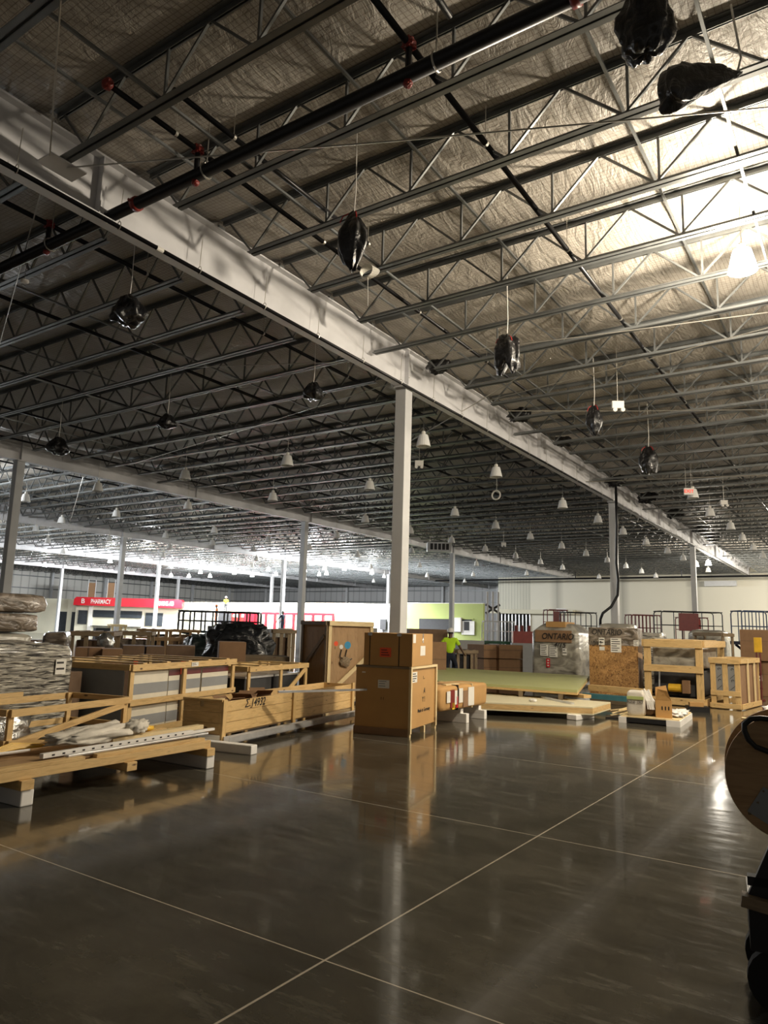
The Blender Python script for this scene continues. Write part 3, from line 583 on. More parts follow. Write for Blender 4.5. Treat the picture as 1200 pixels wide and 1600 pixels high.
# A  skid on foam blocks at lower left  (local x along +Y, -y towards the aisle)
SK = 92.3; A0 = (-6.52, 3.2)
t = thing('timber_skid', 'low timber skid with a dark board deck at the lower left', 'skid', (*A0, .235), SK)
B().box(0, 3.08, 0, .05, 0, .085).build('edge_board', 'pine', t, bev=.004); B().box(.3, 1.35, .0, .1, .085, .125).build('edge_board', 'pine', t, bev=.004); B().box(1.5, 3.0, .02, .09, .085, .12).build('edge_board', 'pine', t, bev=.004)
for i, y in enumerate((.12, .55, 1.0, 1.45)): B().box(0, 3.1, y, y+.09, 0, .085).build('stringer', 'pine', t, bev=.004)
B().box(.05, 3.0, .1, 1.55, .087, .105).build('deck_board', 'ply', t); B().box(.05, .35, .02, 1.5, .107, .125).build('deck_board', 'pine', t)
for i, x in enumerate((.68, 3.0, 1.85)): 
    f = Matrix.Rotation(R(SK), 3, 'Z') @ Vector((x, -.03, 0)); p = (A0[0]+f.x, A0[1]+f.y)
    if i < 2: foamblock(p, SK, 1.5, 'long white foam block carrying the %s end of the timber skid' % ['near', 'far'][i], .13, .145)
    solo(B().box(0, .13, -.02, 1.4, 0, .088), 'timber_bearer', 'pine', ['square timber bearer on the near foam block', 'square timber bearer on the far foam block', 'loose timber bearer jutting out under the middle of the skid'][i], 'timber', (p[0]-.0, p[1]-.02, .146), SK, bev=.005)
if True:
    foamblock((-6.88, 7.22), SK+8, .9, 'white foam block beside the open long crate, rounded end', .15, .12)
# goods on the skid
def onskid(x, y, z): f = Matrix.Rotation(R(SK), 3, 'Z') @ Vector((x, y, 0)); return (A0[0]+f.x, A0[1]+f.y, .235+z)
q = solo(B().box(0, 2.1, 0, .055, 0, .045).box(2.1, 2.5, .005, .05, 0, .03), 'perforated_rail', 'foam', 'white perforated rail lying along the front of the skid', 'rail', onskid(1.0, .17, .125), SK+4, bev=.003)
for i in range(16): B().box(.1+.12*i, .13+.12*i, -.003, 0, .015, .03).build('slot', 'ink', q)
for i, (x, y, L, w, m_, l, dz) in enumerate([(1.2, .06, 2.0, .07, 'chrome', 'bright flat metal strip on the edge of the skid', .125), (1.7, .27, 1.3, .06, 'chrome', 'second metal strip behind the white rail', .125), (2.0, .42, 1.5, .10, 'pale', 'pale wood plank lying behind the white rail', .125), (1.9, .56, 1.1, .09, 'pine', 'pine plank with yellow cloth lying on it', .125)]):
    solo(B().box(0, L, 0, w, 0, .02 if i < 2 else .05), 'metal_strip' if i < 2 else 'plank', m_, l, 'metal strip' if i < 2 else 'plank', onskid(x, y, dz), SK+3+i, bev=.003)
solo(B().lump((0, 0, 0), (.52, .17, .085), .45, 2.2, 40, 20, .75, 31, lambda v: Vector((v.x, v.y, v.z*(1+.5*v.x)+.02))), 'white_sheet_bundle', 'cloth', 'crumpled white plastic sheet bundle on the skid', 'plastic sheet', onskid(1.75, .5, .22), SK+8, smooth=True)
solo(B().lump((0, 0, 0), (.17, .10, .07), .5, 2.6, 26, 14, .8, 35), 'white_sack', 'cloth', 'small crumpled white sack on top of the planks', 'sack', onskid(2.38, .5, .27), SK+20, smooth=True)
t = thing('yellow_straps', 'bundle of yellow straps with a white end on the skid', 'straps', onskid(.78, .55, .15), SK+6)
for i in range(5): B().tube([(-.1, .02*i, .01), (.2, .02*i+.01, .03+.01*i), (.55, .03*i-.02, .02)], .013, 6).build('strap', 'yellow', t)
B().tube([(-.14, 0, .01), (.3, -.06, .01)], .015, 6).build('white_tube', 'foam', t)
solo(B().lump((0, 0, 0), (.12, .06, .03), .4, 3, 18, 10, .8, 38), 'yellow_cloth', 'yellow', 'small yellow cloth lying on a plank of the skid', 'cloth', onskid(2.6, .62, .21), SK, smooth=True)
# crate frame builder
def frame_crate(name, label, cat, loc, rz, L, D, H, mat='pine', w=.085, th=.035, mid=None, zmid=None, diag=None, roof=0, floor_=True, rear=None):
    t = thing(name, label, cat, loc, rz)
    for x, y in ((0, 0), (L-w, 0), (0, D-th), (L-w, D-th)): B().box(x, x+w, y, y+th, 0, H).build('post', mat, t, bev=.003)
    for y in (-th, D): 
        B().box(0, L, y, y+th, H-w*1.1, H).build('rail', mat, t, bev=.003); B().box(0, L, y, y+th, .02, .02+w).build('rail', mat, t, bev=.003)
    for x in (-th, L): 
        B().box(x, x+th, 0, D, H-w, H).build('side_rail', mat, t, bev=.003); B().box(x, x+th, 0, D, .02, .02+w).build('side_rail', mat, t, bev=.003)
    for x in (mid or []): B().box(x, x+w, 0, th, 0, H-.01).build('post', mat, t, bev=.003)
    if zmid: B().box(0, L, -th, 0, zmid, zmid+w).build('rail', mat, t, bev=.003)
    for a, c in (diag or []): B().bar((a[0], -th/2, a[1]), (c[0], -th/2, c[1]), th*.9, w, upv=(0, 0, 1)).build('brace', mat, t, bev=.003)
    for i in range(roof): x = L*(i+.5)/roof; B().box(x-.05, x+.05, -.02, D+.02, H, H+.018).build('top_slat', mat, t, bev=.002)
    return t
# B open crate on the skid
bo = at(8, 1173, .36)
frame_crate('open_timber_crate', 'low open timber frame crate with a diagonal brace at the left edge', 'crate', (bo.x, bo.y, .365), 102, 1.76, .95, .40, w=.07, diag=[((.12, .06), (1.66, .31))], roof=0)
t = thing('open_timber_crate', 'second low timber frame behind the one with the diagonal brace', 'crate', (bo.x-1.05, bo.y-.9, .36), 102)
for y in (-.02,): B().box(-.4, 1.9, y, y+.035, .36, .43).build('rail', 'pine', t); B().box(-.4, 1.9, y, y+.035, 0, .06).build('rail', 'pine', t)
for x in (.4, 1.1): B().box(x, x+.08, 0, .035, 0, .36).build('post', 'pine', t)
solo(B().lump((0, 0, .15), (.35, .25, .16), .3, 2.5, 26, 14, .5, 41), 'bubble_wrap_parcel', 'silver', 'bubble-wrapped parcel inside the open timber crate', 'parcel', (bo.x-.5, bo.y+.1, .37), 100, smooth=True)
# C crate with striped panels
t = frame_crate('panel_crate', 'large timber frame crate holding pale panels with grey stripes', 'crate', (-9.2, 7.0, 0), 104.5, 2.98, 1.9, 1.06, w=.09, mid=[1.35], zmid=.45, roof=5)
for i, (x0, x1) in enumerate([(.1, 1.02), (1.04, 1.34), (1.46, 1.95), (2.0, 2.85)]):
    pn = B().box(x0, x1, .07, .12, .05, .98).build('panel', 'beige', t)
    for z0 in (.02, .50): B().box(x0, x1, .066, .069, z0+.1, z0+.26).build('stripe', 'grey', pn)
    if i: B().box(x0, x1, .066, .069, .84, .93).build('stripe', 'dred', pn, label='dark red stripe')
B().box(.0, .02, .12, 1.8, .05, .98).build('side_panel', 'grey', t)
marks(t, 1.5, -.04, .975, .2, .07, 2)
solo(B().box(0, .42, 0, .9, 0, .8), 'dark_brown_box', 'carddark', 'dark brown box standing left of the striped panel crate', 'box', (-9.75, 6.2, .14), 100, bev=.01)
solo(B().box(0, .42, 0, .95, 0, .14), 'wooden_pallet_base', 'darkwood', 'dark pallet under the brown box left of the striped crate', 'pallet', (-9.74, 6.2, 0), 100)
# D long open crate
a = Vector((-7.56, 7.30, 0)); DR = 101
t = thing('long_open_crate', 'long open pine crate with numbers written on its side', 'crate', (a.x, a.y, .19), DR); L = 4.3; DD = .62
for k in range(3): 
    for y in (0, DD): B().box(0, L, y, y+.03, .0+.145*k, .14+.145*k).build('side_board', 'pine', t, bev=.003)
    for x in (0, L-.03): B().box(x, x+.03, .03, DD, .0+.145*k, .14+.145*k).build('end_board', 'pine', t, bev=.003)
for x in (.0, 1.95, L-.09): B().box(x, x+.09, -.035, 0, -.13, .46).build('post', 'pine', t, bev=.003)
B().box(.02, L-.02, .02, DD, -.02, .0).build('bottom_board', 'ply', t)
B().box(-.02, .07, -.02, DD+.03, .435, .465).build('end_cap', 'pine', t, bev=.003); B().box(0, .5, .3, .36, .36, .43).build('inner_slat', 'pale', t)
text('pen_writing', 'Σ 14932', .16, 'ink', t, (.85, -.003, .36), UP, extr=.001, shear=.25)
for i, (x, y, z, s, rr) in enumerate([(1.05, .32, .42, .3, 20), (1.5, .32, .44, .26, 50), (.62, .32, .38, .25, 75)]):
    bx = thing('opened_carton', ['crumpled brown carton in the middle of the long open crate', 'brown carton with pale tape at the top of the long open crate', 'brown carton flap near the numbered end of the long crate'][i], 'box', tuple(Vector((a.x, a.y, .19))+Matrix.Rotation(R(DR), 3, 'Z') @ Vector((x, y, z-.22))), DR+rr)
    B().box(-s/2, s/2, -s/2, s/2, 0, .22).build('carton_body', 'card2', bx)
    for sg in (-1, 1): B().bar((sg*s/2, 0, .22), (sg*(s/2+.1), 0, .28), s, .006).build('flap', 'card2', bx)
a2 = Vector((-7.33, 6.55, 0)); solo(B().box(0, 4.9, 0, .10, 0, .012).box(0, 4.9, 0, .01, 0, .09).box(0, 4.9, .09, .1, 0, .09), 'metal_channel', 'chrome', 'long galvanised channel lying under the front of the long crate', 'metal channel', (-7.42, 7.35, .07), 99.5)
solo(B().box(0, 2.4, 0, .055, 0, .03), 'metal_strut', 'chrome', 'long bright metal strut resting across the top of the long crate', 'metal strut', tuple(dep(436, 1083, 10.9)), 68)
# E crate with grey cabinets
t = frame_crate('cabinet_crate', 'timber frame crate with grey cabinets behind the long open crate', 'crate', (-9.95, 10.25, 0), 101, 2.35, 1.0, .90, w=.09, mid=[1.2], diag=[((1.4, .3), (2.25, .8))], roof=3)
for i in range(2): 
    B().box(.12+1.08*i, 1.1+1.08*i, .15, .9, .04, .66).build('cabinet', 'dark', t, bev=.01); B().box(.1+1.08*i, 1.12+1.08*i, .12, .92, .66, .70).build('cabinet_top', 'chrome', t)
# F tall plywood crate
p = dep(513, 970, 15); fx, fy = -10.15, 12.92
t = thing('tall_plywood_crate', 'tall plywood crate with pine frame and round stickers left of the boxes', 'crate', (fx, fy, 0), 68)
Lf, Df, Hf = 1.2, 1.22, 1.84
B().box(0, Lf, 0, Df, .08, Hf-.01).build('plywood_panel', 'ply', t); th = .04
for x in (0, Lf-.08): B().box(x, x+.08, -th, 0, 0, Hf).build('post', 'pale', t, bev=.003)
B().box(0, Lf, -th*1.6, -th*.02, Hf-.11, Hf).build('rail', 'pale', t, bev=.003); B().box(0, Lf, -th*1.6, -th*.02, .05, .15).build('rail', 'pale', t)
B().bar((.22, -th*1.5, .38), (Lf-.04, -th*1.5, 1.15), .03, .09).build('brace', 'pale', t)
for y in (0, Df-.09): B().box(-th, 0, y, y+.09, 0, Hf).build('side_post', 'oldwood', t, bev=.003)
for z in (Hf-.1, .05): B().box(-th*1.6, 0, 0, Df, z, z+.09).build('side_rail', 'oldwood', t, bev=.003)
B().bar((-th, .1, 1.5), (-th, Df-.1, .7), .09, .03, upv=(1, 0, 0)).build('side_brace', 'oldwood', t)
def disc(t, x, z, r, mat, name='round_sticker', y=-.002): B().poly([(x+r*math.cos(i*math.pi/10), y, z+r*math.sin(i*math.pi/10)) for i in range(20)], (0, -.003, 0)).build(name, mat, t)
disc(t, .22, 1.33, .055, 'orange'); disc(t, .36, 1.26, .05, 'paper'); disc(t, .53, 1.30, .085, 'blue', name='blue_sticker')
for s in (.36, .5): B().tube([(s, -.02, 1.2), (s-.04, -.03, 1.05), (s+.05, -.03, .95), (s+.14, -.03, 1.0)], .012, 6).build('black_cord', 'black', t)
B().lump((.46, -.05, .93), (.12, .03, .1), .5, 4, 16, 10, .8, 5).build('paper_scrap', 'oldwood', t)
# G stretch wrapped pallet and bagged blocks at left
wp = solo(B().lump((.9, .6, .66), (.99, .62, .70), .045, 3, 80, 50, .16, 51), 'wrapped_pallet_load', 'wrap', 'wide pallet load in shiny clear stretch wrap at the left edge', 'pallet load', (-8.95, 4.15, .02), 96, smooth=True)
marks(wp, 1.55, -.045, .95, .16, .2, 2); B().box(.62, .95, -.03, -.02, .3, .75).build('document_pouch', 'silver', wp)
for k in range(3):
    z = [1.22, 1.56, 1.88][k]; solo(B().lump((0, 0, 0), ([.78, .82, .86][k], .5, [.17, .15, .155][k]), .06, 2.5, 60, 30, .22, 61+k*3), 'wrapped_cushion_block', ['wrap2', 'wrapd', 'wrapd'][k], ['grey wrapped block, lowest of the stack of three at the left', 'brown wrapped block in the middle of the stack of three', 'brown wrapped block on top of the stack of three'][k], 'wrapped block', (-11.9, 5.95+.06*k, z+.06), 96, smooth=True)
solo(B().box(-.9, .9, -.6, .6, 0, 1.09), 'brown_carton', 'carddark', 'dark carton under the stack of three wrapped blocks', 'box', (-12, 5.95, 0), 96)
# H boxes in the centre
HB = (-7.13, 9.86); HR = 11.2; Wd, Dd = .975, 1.33
t = thing('large_carton', 'large brown shipping carton with timber skid and printed side, lower of the stack', 'box', (*HB, 0), HR)
B().box(0, Wd-.02, .02, Dd-.02, .11, 1.06).build('carton_body', 'card', t, bev=.006)
B().box(-.01, Wd-.03, -.002, .02, .0, .12).build('base_board', 'card2', t, bev=.003)
for y in (0, Dd*.52, Dd-.06): B().box(Wd-.07, Wd, y, y+.06, 0, .11).build('foot', 'pale', t); B().box(0, .06, y, y+.06, 0, .11).build('foot', 'pale', t)
for y in (0, Dd-.06): B().box(Wd-.03, Wd+.012, y, y+.06, .05, 1.06).build('corner_post', 'pale', t, bev=.002)
B().box(Wd-.03, Wd+.012, 0, Dd, 1.06, 1.10).build('top_rail', 'pale', t, bev=.002); B().box(0, Wd, 0, .05, 1.06, 1.095).build('top_rail', 'oldwood', t)
B().box(0, Wd-.02, .05, Dd-.04, 1.062, 1.09).build('top_board', 'card2', t)
marks(t, .40, .019, .74, .2, .13, 3, 'grey'); B().box(.11, .17, .015, .02, .97, .99).build('small_label', 'paper', t)
for x in (.46, .50): B().box(x, x+.006, .016, .02, .555, .60).build('stencil_mark', 'ink', t)
sx = Wd-.02
RT = (R(90), 0, R(90))
text('side_print', 'Made in Germany', .085, 'ink', t, (sx+.002, .72, .37), RT, .001); text('side_print', 'A', .13, 'ink', t, (sx+.002, .72, .68), RT, .001, shear=.3); text('side_print', 'Y !', .12, 'ink', t, (sx+.002, .70, .54), RT, .001); text('side_print', 'L...', .07, 'ink', t, (sx+.002, .70, .90), RT, .001)
ls = B().box(sx, sx+.003, .12, .36, .84, 1.01).build('label_sheet', 'paper', t)
for i in range(4): B().box(sx+.003, sx+.004, .14, .14+random.uniform(.1, .2), .86+.037*i, .875+.037*i).build('print_line', 'ink', ls)
HU = (HB[0]+.13, HB[1]+.03)
t = thing('upper_carton', 'brown carton with black straps and red label, upper of the stack', 'box', (*HU, 1.10), HR)
Wu, Du, Hu = .86, 1.02, .53
B().box(0, Wu, 0, Du, 0, Hu).build('carton_body', 'card', t, bev=.008)
for x in (.1, .62): B().box(x, x+.015, -.003, 0, 0, Hu).box(x, x+.015, 0, Du, Hu, Hu+.003).build('strap', 'ink', t); B().box(x-.03, x+.045, -.005, -.003, Hu-.05, Hu).build('tape', 'silver', t)
rs = B().box(.29, .49, -.003, 0, .14, .29).build('red_label', 'orange', t)
for i in range(3): B().box(.315, .46-.02*i, -.004, -.003, .165+.04*i, .18+.04*i).build('print_line', 'dred', rs)
B().box(Wu, Wu+.003, .38, .62, .17, .33).build('label_sheet', 'paper', t); B().box(Wu, Wu+.003, .02, .15, .38, .52).build('label_sheet', 'paper', t); B().box(Wu, Wu+.003, .48, .53, .38, .53).build('tape', 'silver', t)
# I cardboard bundle
t = thing('cardboard_bundle', 'long cardboard-wrapped bundle with red and white stickers right of the boxes', 'bundle', (-6.42, 11.45, .26), 92)
B().lump((1.05, .33, .215), (1.07, .36, .22), .025, 3, 60, 30, .22, 71).build('cardboard_wrap', 'card', t, smooth=True)
for x in (.66, 1.28): B().box(x, x+.03, -.04, .7, -.01, .445).build('strap', 'ink' if x < 1 else 'pale', t, bev=.01)
for x0, w, z0, h, m_ in [(.35, .16, .05, .32, 'red'), (.52, .1, .1, .25, 'paper'), (.70, .16, .12, .26, 'paper'), (.88, .2, .03, .3, 'card2'), (1.1, .26, .04, .34, 'paper'), (.42, .1, .02, .12, 'yellow'), (.2, .14, .15, .2, 'paper'), (.58, .07, .04, .2, 'redsign')]:
    B().box(x0, x0+w, -.045, -.035, z0, z0+h).build('sticker', m_, t)
B().box(.45, 1.0, .1, .2, .43, .45).build('tape', 'pale', t)
for i, x in enumerate((.9, 1.72)):
    f = Matrix.Rotation(R(92), 3, 'Z') @ Vector((x, -.1, 0)); q = thing('foam_block', 'stepped white foam foot under the %s part of the cardboard bundle' % ['near', 'far'][i], 'foam block', (-6.42+f.x, 11.45+f.y, 0), 92)
    B().box(0, .12, 0, .7, .0, .10).box(0, .12, -.0, .7, .10, .17).box(0, .12, .12, .7, .17, .25).build('foam', 'foam', q, bev=.006)
# J slabs
t = thing('green_panel_slab', 'pale green panel slab lying flat on timber, upper stack', 'panel', (0, 0, 0))
g0, g1, g2, g3 = at(902, 1078, .50), at(921, 1056, .50), at(640, 1040, .50), at(640, 1060, .50)
for q in (g0, g1, g2, g3): q.z = .50
B().quadbox([Vector((q.x, q.y, .44)) for q in (g3, g0, g1, g2)]+[Vector((q.x, q.y, .50)) for q in (g3, g0, g1, g2)]).build('panel_face', 'slabg', t)
B().quadbox([Vector((q.x, q.y, .39)) for q in (g3, g0, g1, g2)]+[Vector((q.x, q.y, .438)) for q in (g3, g0, g1, g2)]).build('timber_edge', 'pine', t)
for k in range(4):
    f = g3.lerp(g0, .25+.22*k); e = g2.lerp(g1, .25+.22*k); solo(B().bar(Vector((0, 0, 0)), (e-f)*.98, .1, .13), 'timber_bearer', 'darkwood', ['timber bearer under the green slab, leftmost', 'timber bearer under the green slab, second from left', 'timber bearer under the green slab, third from left', 'timber bearer under the green slab, rightmost'][k], 'timber', (f.x, f.y, .32))
l0, l1, l2, l3 = at(926, 1105, .26), at(954, 1097, .26), at(765, 1082, .26), at(640, 1092, .26)
t = thing('cream_panel_slab', 'cream panel slab with timber edge lying in front of the green slab', 'panel', (0, 0, 0))
for z0, z1, m_, nm in ((.235, .26, 'slabc', 'panel_face'), (.13, .233, 'pine', 'timber_edge'), (.105, .128, 'slabc', 'panel_face')):
    B().quadbox([Vector((q.x, q.y, z0)) for q in (l3, l0, l1, l2)]+[Vector((q.x, q.y, z1)) for q in (l3, l0, l1, l2)]).build(nm, m_, t)
lc_ = l0.lerp(l3, .13)
foamblock((lc_.x-.02, lc_.y-.03), -12, .7, 'white foam block under the right end of the cream slab', .22, .105); lc_ = l0.lerp(l3, .9); foamblock((lc_.x, lc_.y+.05), -12, .7, 'white foam block under the left part of the cream slab', .22, .105)
a = at(848, 1090, .27); c = at(895, 1100, .27); solo(B().bar(Vector(), c-a, .07, .035), 'metal_offcut', 'chrome', 'short grey metal bar lying on the cream slab', 'metal bar', (a.x, a.y, .28)); a = at(833, 1096, .27); solo(B().lump((0, 0, .03), (.08, .06, .035), .3, 3, 14, 8, .8, 3), 'foam_scrap', 'foam', 'small white foam scrap on the cream slab', 'scrap', (a.x, a.y, .262))
a = at(800, 1072, .33); c = at(918, 1086, .33); solo(B().bar(Vector(), c-a, .25, .07), 'timber_plank', 'pine', 'thick plank between the green slab and the cream slab', 'plank', (a.x, a.y, .297))
a = at(905, 1088, .2); 
# teal beams and planks by the strand board crate
a = at(912, 1085, .22); c = at(990, 1092, .22); solo(B().bar(Vector(), c-a, .12, .12), 'teal_beam', 'teal', 'teal painted steel beam at the foot of the strand-board crate', 'steel beam', (a.x, a.y, .2)); a = at(922, 1074, .35); c = at(1015, 1082, .35); solo(B().bar(Vector(), c-a, .2, .14), 'timber_beam', 'pine', 'long pine beam lying above the teal steel beam', 'timber', (a.x, a.y, .35)); solo(B().bar(Vector(), (c-a)*.98, .16, .13), 'timber_bearer', 'darkwood', 'dark timber bearer under the teal beam', 'timber', (a.x+.1, a.y-.2, .07))
# K board with foam ends and packing
a = at(1063, 1137, 0); rz = 4; L = 1.12; c = a-Vector((L, .06, 0))
t = thing('packing_board', 'yellow board with white foam ends carrying packing rubbish on the floor', 'board', (c.x, c.y, 0), rz); Dp = 1.8
B().box(.02, L-.02, .02, Dp, .11, .135).build('board', 'pale', t); B().box(.12, L-.25, .0, Dp, .02, .11).build('dark_base', 'black', t)
B().box(-.02, .13, -.01, Dp, 0, .115).build('foam_end', 'foam', t); B().box(L-.25, L, -.01, Dp, 0, .115).build('foam_end', 'foam', t)
def onb(x, y): f = Matrix.Rotation(R(rz), 3, 'Z') @ Vector((x, y, 0)); return (c.x+f.x, c.y+f.y, .136)
t = thing('white_bag', 'white sack with a green band standing on the yellow board', 'bag', onb(.14, .1), rz)
B().lump((.15, .12, .24), (.17, .14, .25), .05, 3, 30, 20, .35, 81).build('sack_body', 'cloth', t, smooth=True); B().box(-.01, .31, -.032, -.018, .32, .38).build('green_band', 'greenw', t); text('print', 'BONE  DRY', .06, 'ink', t, (.15, -.034, .27), UP, .001)
bx = thing('opened_carton', 'torn tan carton with printed side on the yellow board', 'box', onb(.66, .12), rz+8); B().box(0, .3, 0, .3, 0, .33).build('carton_body', 'card', bx, bev=.005); B().poly([(-.0, 0, .33), (.3, 0, .33), (.22, -.06, .52), (.05, -.04, .55)], (0, .012, 0)).build('flap', 'card', bx); B().poly([(0, .3, .33), (.26, .3, .33), (.2, .34, .6), (.0, .32, .56)], (0, .012, 0)).build('flap', 'card', bx)
for i in range(3): B().box(.11+.06*i, .135+.06*i, -.003, 0, .15, .22).build('stencil_mark', 'ink', bx)
solo(B().lump((0, 0, .16), (.16, .15, .17), .3, 3, 24, 14, .6, 84), 'dark_pouch', 'carddark', 'dark brown pouch between the white sack and the torn carton', 'bag', onb(.50, .40), rz, smooth=True)
t = thing('cord_bundle', 'tangle of white plastic cords draped beside the white sack', 'cord', onb(.42, .2), rz)
for i in range(16):
    x = random.uniform(-.05, .12); B().tube([(x*.6-.05, .2, .35+random.uniform(-.05, .12)), (x, .05, .45+random.uniform(-.05, .08)), (x+.1, -.02, .3), (x+.12+random.uniform(0, .06), -.03, .14)], .011, 5).build('cord', 'foam', t)
solo(B().lump((0, 0, .05), (.17, .5, .05), .5, 3, 30, 12, .7, 88), 'white_paper_heap', 'foam', 'low heap of white packing foam at the right end of the yellow board', 'packing', onb(.95, .9), rz, smooth=True)
a = at(1078, 1105, .1); solo(B().box(0, .3, 0, .2, 0, .09), 'red_brick', 'card', 'small reddish block lying behind the foam board', 'block', (a.x, a.y, .12), 20); solo(B().box(-.05, .42, -.05, .35, 0, .12), 'black_block', 'black', 'black block under the small reddish block', 'block', (a.x, a.y, 0), 20)
a = at(962, 1122, .02); t = thing('wood_scraps', 'splintered wood scraps lying left of the yellow board', 'wood scraps', (a.x, a.y, 0), 15)
for i in range(6): B().bar((random.uniform(-.15, .1), random.uniform(-.1, .3), .03+.03*i), (random.uniform(.1, .4), random.uniform(0, .5), .06+.04*i), .03, .02).build('splinter', 'pale', t)
B().box(-.2, .3, 0, .5, 0, .03).build('dark_board', 'black', t)
# L wrapped crates marked ONTARIO
def ff(px0, px1, d, rz):          # front face starting at px0, distance d, turned rz, reaching px1
    a = dep(px0, 990, d); v = Vector((math.cos(R(rz)), math.sin(R(rz)))); q = ray(px1, 990); L = (a.y*q.x-a.x*q.y)/(v.x*q.y-v.y*q.x); return (a.x, a.y, 0), rz, L
def cap(h, top): return lambda v: Vector((v.x*(1-top*max(0, v.z/h-.72)*2.2), v.y*(1-top*max(0, v.z/h-.72)*2.2), v.z))
loc, rz, L = ff(830, 903, 23.5, 3)
t = thing('wrapped_crate', 'tall grey crate in clear wrap marked ONTARIO with two white papers', 'crate', loc, rz); k = 23.8/F_PX
B().lump((L/2, .85, 1.0), (L/2, .85, 1.02), .02, 2.5, 60, 50, .14, 91, cap(1.02, .55)).build('wrapped_body', 'wrap2', t, smooth=True); B().box(.15, L-.2, -.045, .0, 1.42, 1.8).build('cardboard_top', 'card2', t); B().box(.45, L-.45, .15, 1.2, 1.9, 2.08).build('carton_cap', 'card', t)
text('pen_writing', 'ONTARIO', .27, 'ink', t, (L*.58, -.07, 1.60), UP, .001, .2, .85); text('pen_writing', '4/15', .22, 'ink', t, (L*.62, -.07, 1.33), UP, .001, .3)
marks(t, .32, -.05, .98, .27, .36, 6); marks(t, .62, -.05, .95, .27, .36, 6); marks(t, 1.05, -.05, 1.02, .14, .22, 2); B().box(.52, .64, -.055, -.05, .62, .9).build('red_label', 'redsign', t)
for i in range(3): B().box(.55, .61, -.057, -.055, .66+.08*i, .70+.08*i).build('print_line', 'paper', t)
loc, rz, L = ff(920, 996, 19.9, 8)
t = thing('strand_board_crate', 'strand-board crate marked ONTARIO, wrapped at the top', 'crate', loc, rz); B().box(0, L, 0, 1.1, .1, 1.85).build('board_body', 'osb', t, bev=.01); B().box(0, L, 0, 1.1, 0, .1).build('base', 'darkwood', t)
B().box(-.01, L+.01, -.012, 1.11, 1.42, 1.9).build('wrap_band', 'wrapd', t, bev=.01); B().lump((L*.55, .55, 1.9), (.5, .45, .12), .1, 3, 24, 12, .5, 5).build('wrap_top', 'wrap2', t, smooth=True)
text('pen_writing', 'ONTARIO', .22, 'ink', t, (L*.37, -.016, 1.77), UP, .001, .2, .8); text('pen_writing', '10/12', .2, 'ink', t, (.17, -.016, 1.45), UP, .001, .3, .7)
marks(t, .27, -.014, 1.42, .15, .2, 2); marks(t, .58, -.014, 1.24, .28, .38, 6); marks(t, 1.18, -.014, 1.42, .13, .16, 3); B().box(.28, .42, -.016, -.014, 1.28, 1.38).build('label_sheet', 'paper', t)
loc, rz, L = ff(996, 1034, 22.4, 5); solo(B().lump((L/2, .6, .9), (L/2, .6, .9), .04, 3, 50, 30, .16, 95), 'wrapped_pallet_load', 'wrap', 'pallet load in shiny clear wrap right behind the strand-board crate', 'pallet load', loc, rz, smooth=True)
loc, rz, L = ff(1073, 1132, 27, 0); solo(B().lump((L/2, .7, .98), (L/2, .7, 1.0), .06, 2.5, 50, 34, .25, 99), 'wrapped_machine', 'wrap2', 'grey wrapped machine standing behind the large pine frame crate', 'wrapped goods', loc, rz, smooth=True)
# M big pine frame with dark machine
t = frame_crate('machine_crate', 'large open pine frame crate with dark machinery inside at the right', 'crate', (-4.9, 19.5, 0), 0, 1.42, 3.2, 1.62, w=.17, th=.05, zmid=.82, roof=3, mid=[])
for x0, x1, y0, y1, z0, z1, m_, nm in [(.15, 1.28, .3, 2.8, .9, 1.42, 'wrap2', 'wrapped_hood'), (.15, 1.28, .35, 2.8, .2, .85, 'dark', 'machine_body'), (.1, 1.3, .1, 3.0, .05, .18, 'darkwood', 'base_board')]: B().box(x0, x1, y0, y1, z0, z1).build(nm, m_, t, bev=.03)
B().tube([(.55, .2, .42), (.85, .2, .42)], .1, 12).build('motor', 'yellow', t, label='yellow motor drum'); B().box(.88, 1.05, .15, .35, .3, .62).build('control_box', 'card2', t); B().tube([(.3, .25, .3), (.32, .25, .8)], .02, 6).build('spindle', 'chrome', t); B().box(.25, .5, .2, .34, .32, .36).build('bracket', 'chrome', t)
# N small pine crate with foil board
t = frame_crate('small_pine_crate', 'small upright pine crate with silver foil board between its slats', 'crate', (-3.34, 19.6, 0), -6, .68, 1.9, 1.22, w=.12, th=.035, mid=[.28], zmid=.32, roof=0)
B().box(.04, .64, .05, .09, .36, 1.08).build('foil_board', 'grey', t); B().box(.62, .66, .1, 1.8, .1, 1.1).build('cardboard_side', 'card2', t)
for x in (.2, .5):
    for z in (.95, .68): B().tube([(x+.03*math.cos(i), .042, z+.03*math.sin(i)) for i in range(5)], .006, 4).build('print_swirl', 'ink', t); B().bar((x-.06, .044, z-.22), (x+.05, .044, z-.12), .004, .008).build('print_swirl', 'ink', t)
for y in (.65, 1.3): B().box(.68, .715, y, y+.06, .1, 1.2).build('side_post', 'pale', t)
